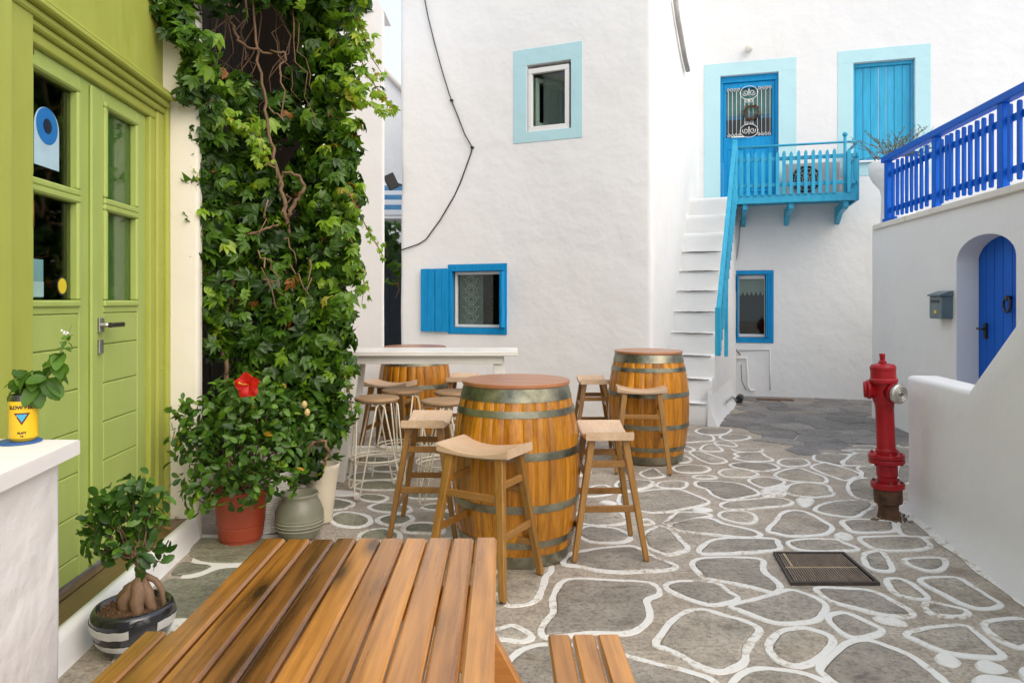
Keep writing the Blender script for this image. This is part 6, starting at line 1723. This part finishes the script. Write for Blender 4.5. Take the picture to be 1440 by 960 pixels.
gq = Vector((-1.255, 4.20, 0.006))
gp_ = thing('round_pot', 'grey green round pot with carved rings at the foot of the creeper', 'pot', gq)
pot_lathe([(0, 0), (0.085, 0), (0.10, 0.012), (0.128, 0.06), (0.140, 0.11), (0.138, 0.16), (0.120, 0.21), (0.104, 0.235), (0.104, 0.25), (0.112, 0.262), (0.106, 0.27), (0.095, 0.262), (0.09, 0.22), (0, 0.22)], gq, m_paint('celadon_glaze', (0.21, 0.21, 0.15), wear=0.2, rough=0.4), gp_)
for z in (0.07, 0.09, 0.11, 0.13): 
    r = 0.132 + 0.008 * math.sin((z - 0.05) / 0.1 * 3.1)
    MB().tube([gq + Vector((r * math.cos(a), r * math.sin(a), z)) for a in np.linspace(0, 2 * math.pi, 41)[:-1]], 0.003, 5, closed=True).build('ring', m_paint('celadon_light', (0.36, 0.36, 0.28), wear=0.2), gp_)
wq = Vector((-1.50, 4.36, 0.004))
wp_ = thing('basket_pot', 'tall white woven pot standing behind the red pot', 'pot', wq)
for k in range(24):
    z = k * 0.0155; r = 0.09 + 0.075 * (z / 0.37)
    MB().tube([wq + Vector(((r + 0.0015 * math.sin(a * 20 + k * math.pi)) * math.cos(a), (r + 0.0015 * math.sin(a * 20 + k * math.pi)) * math.sin(a), z + 0.008)) for a in np.linspace(0, 2 * math.pi, 49)[:-1]], 0.0085, 5, closed=True).build('coil', M_WTABLE, wp_)
MB().lathe([(0.0, 0.0), (0.085, 0.0), (0.155, 0.35), (0.0, 0.35)], 24, wq, caps=False).build('liner', M_SOIL, wp_)
cq_ = Vector((-1.21, 4.52, 0.004))
cp_ = thing('cream_pot', 'worn cream pot behind the grey green round pot', 'pot', cq_)
pot_lathe([(0, 0), (0.062, 0), (0.066, 0.012), (0.072, 0.06), (0.095, 0.26), (0.108, 0.34), (0.112, 0.37), (0.104, 0.37), (0.095, 0.33), (0, 0.33)], cq_, m_plaster('worn_cream', (0.70, 0.63, 0.48), stain=(0.30, 0.16, 0.07), amount=0.7, bstr=0.5), cp_)

# ================================================================== bonsai ficus
random.seed(23)
fq = ground_at(172, 930); fq = Vector((fq.x - 0.01, fq.y + 0.10, 0.004))
fic = thing('potted_ficus', 'small ficus with swollen roots in a black white banded pot', 'potted plant', fq)
M_POTBLK = m_paint('black_glaze', (0.010, 0.011, 0.016), wear=0.1, rough=0.16, coat=0.5)
pot_lathe([(0.0, 0.0), (0.085, 0.0), (0.10, 0.008), (0.132, 0.05), (0.152, 0.10), (0.158, 0.135), (0.152, 0.165), (0.140, 0.182), (0.132, 0.180), (0.130, 0.16), (0.0, 0.155)], fq, M_POTBLK, fic)
def band(z0, z1, a0, a1, n=30):
    def R(z):
        pr = [(0.0, 0.085), (0.008, 0.10), (0.05, 0.132), (0.10, 0.152), (0.135, 0.158), (0.165, 0.152), (0.182, 0.140)]
        for (za, ra_), (zb_, rb_) in zip(pr[:-1], pr[1:]):
            if za <= z <= zb_: return ra_ + (rb_ - ra_) * (z - za) / (zb_ - za) + 0.0016
        return 0.1
    rows = []
    for i in range(n):
        a = a0 + (a1 - a0) * i / (n - 1); wv = 0.005 * math.sin(i * 0.16 + 1) + 0.003 * mnoise.noise(Vector((i * 0.6, z0 * 90, 0)))
        rows.append([fq + Vector((R(z) * math.cos(a), R(z) * math.sin(a), z)) for z in (z0 + wv, z0 + (z1 - z0) / 3 + wv, z0 + (z1 - z0) * 2 / 3 + wv, z1 + wv)])
    MB().grid(rows, True).build('white_band', m_paint('band_white', (0.55, 0.54, 0.52), wear=0.3, wearcol=(0.05, 0.05, 0.06)) if 'band_white' not in bpy.data.materials else bpy.data.materials['band_white'], fic)
band(0.105, 0.138, math.radians(190), math.radians(292)); band(0.045, 0.072, math.radians(185), math.radians(300)); band(0.10, 0.135, math.radians(-30), math.radians(60))
mo = MB().lathe([(0.131, 0.158), (0.09, 0.172), (0.04, 0.178), (0, 0.18)], 24, fq, caps=False).build('soil', M_SOIL, fic)
ml = MB()
for i in range(420):
    a = random.uniform(0, 6.28); r = 0.128 * math.sqrt(random.random()); c = fq + Vector((r * math.cos(a), r * math.sin(a), 0.162 + 0.018 * (1 - r / 0.13) + random.uniform(0, 0.008))); s_ = random.uniform(0.003, 0.009)
    d1 = Vector((random.gauss(0, 1), random.gauss(0, 1), random.gauss(0, 0.5))).normalized() * s_; d2 = d1.cross(Vector((random.gauss(0, 1), random.gauss(0, 1), 1))).normalized() * s_ * 0.5
    ml.add([c - d1, c + d2, c + d1, c - d2 + Vector((0, 0, 0.004))], [[0, 1, 2], [0, 2, 3]])
tag(ml.build('mulch', m_plain('coir', (0.17, 0.085, 0.035), 0.95), fic), kind='stuff')
tk = fq + Vector((0.03, 0, 0.175))
for pts, rad in (([(-0.05, -0.04, -0.02), (-0.045, -0.035, 0.03), (-0.02, -0.02, 0.075), (0.0, 0, 0.11)], [0.020, 0.026, 0.024, 0.018]), ([(0.015, -0.06, -0.02), (0.012, -0.05, 0.03), (0.005, -0.03, 0.08), (0.0, 0, 0.12)], [0.020, 0.028, 0.026, 0.02]),
                 ([(0.055, -0.02, -0.02), (0.045, -0.02, 0.03), (0.02, -0.01, 0.08), (0.0, 0, 0.12)], [0.016, 0.022, 0.022, 0.018]), ([(-0.06, 0.02, -0.02), (-0.07, 0.0, 0.035), (-0.05, 0, 0.065), (0.0, 0, 0.10)], [0.018, 0.024, 0.020, 0.016]), ([(0.085, 0.01, -0.02), (0.088, 0.0, 0.05), (0.06, 0, 0.10), (0.01, 0, 0.12)], [0.008, 0.011, 0.012, 0.012]),
                 ([(0, 0, 0.10), (0.0, 0, 0.14), (-0.01, 0, 0.17), (-0.02, 0, 0.24)], [0.024, 0.018, 0.013, 0.009])):
    cv = [Vector(q) for q in pts]; P = []
    for i in range(13):
        f = i / 12 * 3; k = min(int(f), 2); P.append(tk + cv[k].lerp(cv[k + 1], f - k) + Vector((0.003 * math.sin(i * 1.3), 0, 0)))
    RR = [rad[min(int(i / 4), 2)] + (rad[min(int(i / 4), 2) + 1] - rad[min(int(i / 4), 2)]) * (i / 4 - min(int(i / 4), 2)) for i in range(13)]
    MB().tube(P, RR, 12).build('root_limb', M_LIMB, fic)
fb = [(185, 690, 22), (205, 685, 20), (165, 700, 22), (215, 705, 18), (140, 700, 14), (150, 725, 26), (185, 725, 30), (215, 735, 22), (120, 735, 14), (125, 760, 14), (150, 760, 22), (190, 760, 28), (220, 765, 16), (200, 790, 16), (160, 780, 12), (135, 775, 10), (228, 790, 8)]
FT = [leaflet_tpl(0.054, 0.031, random.uniform(0.15, 0.4), random.uniform(0.1, 0.4), pts=5) for _ in range(5)]
FL = blob_leaves([(a, b, r, fq.y + random.uniform(-0.05, 0.05), .5) for a, b, r in fb], 700, scale=(0.75, 1.2), down=0.3)
random.shuffle(FL); FL = FL[:680]
scatter_plant(fic, FL, FT, m_leaf('ficus_leaf_mass', [(0.0, (0.020, 0.062, 0.008)), (0.6, (0.046, 0.13, 0.012)), (1.0, (0.12, 0.25, 0.018))], 0.42, 0.2), M_FIC_O, 300)
for a, b, r in fb:
    MB().tube(squig(tk + Vector((-0.012, 0, 0.18)), at_depth(a, b, fq.y), 5, 0.015), [0.006, 0.005, 0.004, 0.003, 0.0025, 0.002], 5).build('twig', M_LIMB, fic)

# ================================================================== basil in a drinks can
random.seed(24)
cq2 = Vector((-0.687 * 1.87, 1.87, 1.031)); 
co_ = MB().lathe([(0, 0), (0.052, 0), (0.053, 0.002), (0.052, 0.004), (0, 0.004)], 32, cq2 - Vector((0.012, 0.0, 0)), caps=False).build('coaster', m_paint('coaster_blue', (0.02, 0.10, 0.32), wear=0.3, wearcol=(0.35, 0.25, 0.06)))
tag(co_, 'blue round coaster under the yellow can', 'coaster')
cq2 = cq2 + Vector((0, 0, 0.0045))
can = thing('canned_basil', 'basil plant growing in a yellow drinks can on the counter', 'potted plant', cq2)
M_CANY = m_plain('can_yellow', (0.72, 0.46, 0.012), 0.3)
MB().lathe([(0, 0.003), (0.024, 0.0), (0.026, 0.002), (0.033, 0.010), (0.033, 0.010), (0.033, 0.106), (0.033, 0.106)], 40, cq2, caps=False).build('body', M_CANY, can)
MB().lathe([(0.033, 0.1065), (0.0325, 0.108), (0.0275, 0.119), (0.0275, 0.119), (0.0285, 0.121), (0.027, 0.1225), (0.026, 0.118), (0, 0.117)], 40, cq2, caps=False).build('neck', M_POTBLK, can)
def wrap(verts2d, faces, nm, mat, r=0.0334, a_c=math.radians(-62)):
    vs = [cq2 + Vector((r * math.cos(a_c + x / 0.033), r * math.sin(a_c + x / 0.033), z)) for x, z in verts2d]
    return MB().add(vs, faces).build(nm, mat, can)
def text_wrap(s, size, z, mat, nm='lettering', a_c=math.radians(-62)):
    cu = bpy.data.curves.new('t', 'FONT'); cu.body = s; cu.size = size; cu.align_x = 'CENTER'; cu.offset = 0.0006
    ob = bpy.data.objects.new('t', cu); C.objects.link(ob)
    dg = bpy.context.evaluated_depsgraph_get(); me = ob.evaluated_get(dg).to_mesh()
    v2 = [(v.co.x, z + v.co.y) for v in me.vertices]; fs = [list(p.vertices) for p in me.polygons]
    wrap(v2, fs, nm, mat, 0.0335, a_c)
    bpy.data.objects.remove(ob)
M_INK = m_plain('can_ink', (0.02, 0.012, 0.02), 0.4)
text_wrap('SLOW BEER', 0.0125, 0.086, M_INK)
text_wrap('PLAST', 0.007, 0.022, M_INK); text_wrap('330', 0.0045, 0.014, M_INK)
def tri(s, z, r, nm, col):
    n = 6; top_ = [(-s + 2 * s * k / n, z) for k in range(n + 1)]
    vs = top_ + [(x * 0.5, z - s * 0.85) for x, _ in top_] + [(0, z - s * 1.7)]
    fs = [[k, n + 1 + k, n + 2 + k, k + 1] for k in range(n)] + [[n + 1 + k, 2 * n + 2, n + 2 + k] for k in range(n)]
    wrap(vs, fs, nm, m_plain(nm + '_ink', col, 0.4), r)
tri(0.0185, 0.076, 0.0334, 'triangle_mark', (0.10, 0.008, 0.02)); tri(0.012, 0.0725, 0.0337, 'triangle_inset', (0.05, 0.38, 0.60))
BT = [leaflet_tpl(0.040, 0.027, 0.35, 0.7, 5), leaflet_tpl(0.032, 0.022, 0.3, 0.5, 5), leaflet_tpl(0.024, 0.015, 0.3, 0.3, 5)]
bm_ = [tpl_mesh('leaf', t, M_BAS_O) for t in BT]
inv = WM[can.name].inverted()
M_BSTEM = m_plain('basil_stem', (0.16, 0.22, 0.05), 0.6)
Yc = 1.87
for pts, lv in (([(34, 557), (48, 545), (62, 535), (76, 515), (88, 490), (96, 470), (101, 457)], [(52, 542), (58, 537), (66, 532), (70, 522), (76, 515), (80, 508), (86, 497), (90, 490), (94, 480), (97, 472)]), ([(32, 557), (24, 540), (17, 522)], [(24, 545), (20, 533), (17, 524), (14, 540)]), ([(34, 557), (40, 540), (46, 523)], [(40, 543), (44, 530), (47, 522)])):
    P = [at_depth(x, y, Yc + 0.01 * i) for i, (x, y) in enumerate(pts)]
    MB().tube(P, [0.003] * (len(P) - 1) + [0.0015], 6).build('stem', M_BSTEM, can)
    for j, (x, y) in enumerate(lv):
        for rep in range(3):
            q = at_depth(x, y, Yc + random.uniform(-0.015, 0.015)); a = random.uniform(0, 6.28)
            d = Vector((math.cos(a), math.sin(a) * 0.8, random.uniform(-0.7, 0.3))).normalized(); n = Vector((random.gauss(0, .3), random.gauss(-0.5, .3), 1)); n = (n - d * n.dot(d)).normalized()
            M = Matrix.Translation(q) @ Matrix((d, n.cross(d), n)).transposed().to_4x4() @ Matrix.Scale(1.35 if j < len(lv) * 0.7 else 0.8, 4)
            o = bpy.data.objects.new('leaf', bm_[(j + rep) % 2 if j < len(lv) * 0.7 else 2]); o.parent = can; o.matrix_local = inv @ M; C.objects.link(o)
MB().tube([at_depth(30, 556, Yc), at_depth(29, 535, Yc)], 0.004, 6).build('cut_stem', M_STEM, can)
for k in range(6):
    q = at_depth(93 + random.uniform(-6, 6), 468 + random.uniform(-6, 4), 1.92)
    MB().lathe([(0, -0.004), (0.004, 0), (0, 0.004)], 6, q, caps=False).build('flower', M_WFRAME, can)

# ================================================================== alley greenery
random.seed(25)
av = thing('alley_creeper', 'dark green creeper hanging under the striped alley awning', 'creeper', (-1.9, 11.0, 1.5))
AL = blob_leaves([(545, 322, 16, 10.6, .35), (557, 335, 18, 10.7, .45), (548, 360, 15, 10.7, .3), (558, 375, 12, 10.7, .5), (552, 395, 8, 10.7, .6)], 90, scale=(0.9, 1.5))
bulk('foliage', CT, [q[0] for q in AL], [q[1] for q in AL], M_VINE, av)
MB().tube(squig(at_depth(550, 310, 10.8), at_depth(556, 420, 10.8), 8, 0.08), 0.012, 6).build('stem', M_STEM, av)
# dry leaves on the doorstep
for k, (px, py, z) in enumerate(((236, 722, STEPZ), (246, 728, STEPZ), (240, 745, STEPZ))):
    q = ground_at(px, py, z + 0.003); M = Matrix.Translation(q) @ Matrix.Rotation(k * 1.3, 4, 'Z')
    o = bpy.data.objects.new('fallen_leaf', tpl_mesh('fallen_leaf', leaflet_tpl(0.07, 0.035, 0.4, -0.1), m_plain('dry_leaf', (0.30, 0.16, 0.05), 0.8) if k == 0 else bpy.data.materials['dry_leaf']))
    o.matrix_local = M; C.objects.link(o); tag(o, ['dry brown leaf on the doorstep boards, touching the door side wall', 'dry brown leaf on the doorstep boards, between two other fallen leaves', 'dry brown leaf on the doorstep boards, closest to the ficus'][k], 'leaf', 'dry leaves on the doorstep')
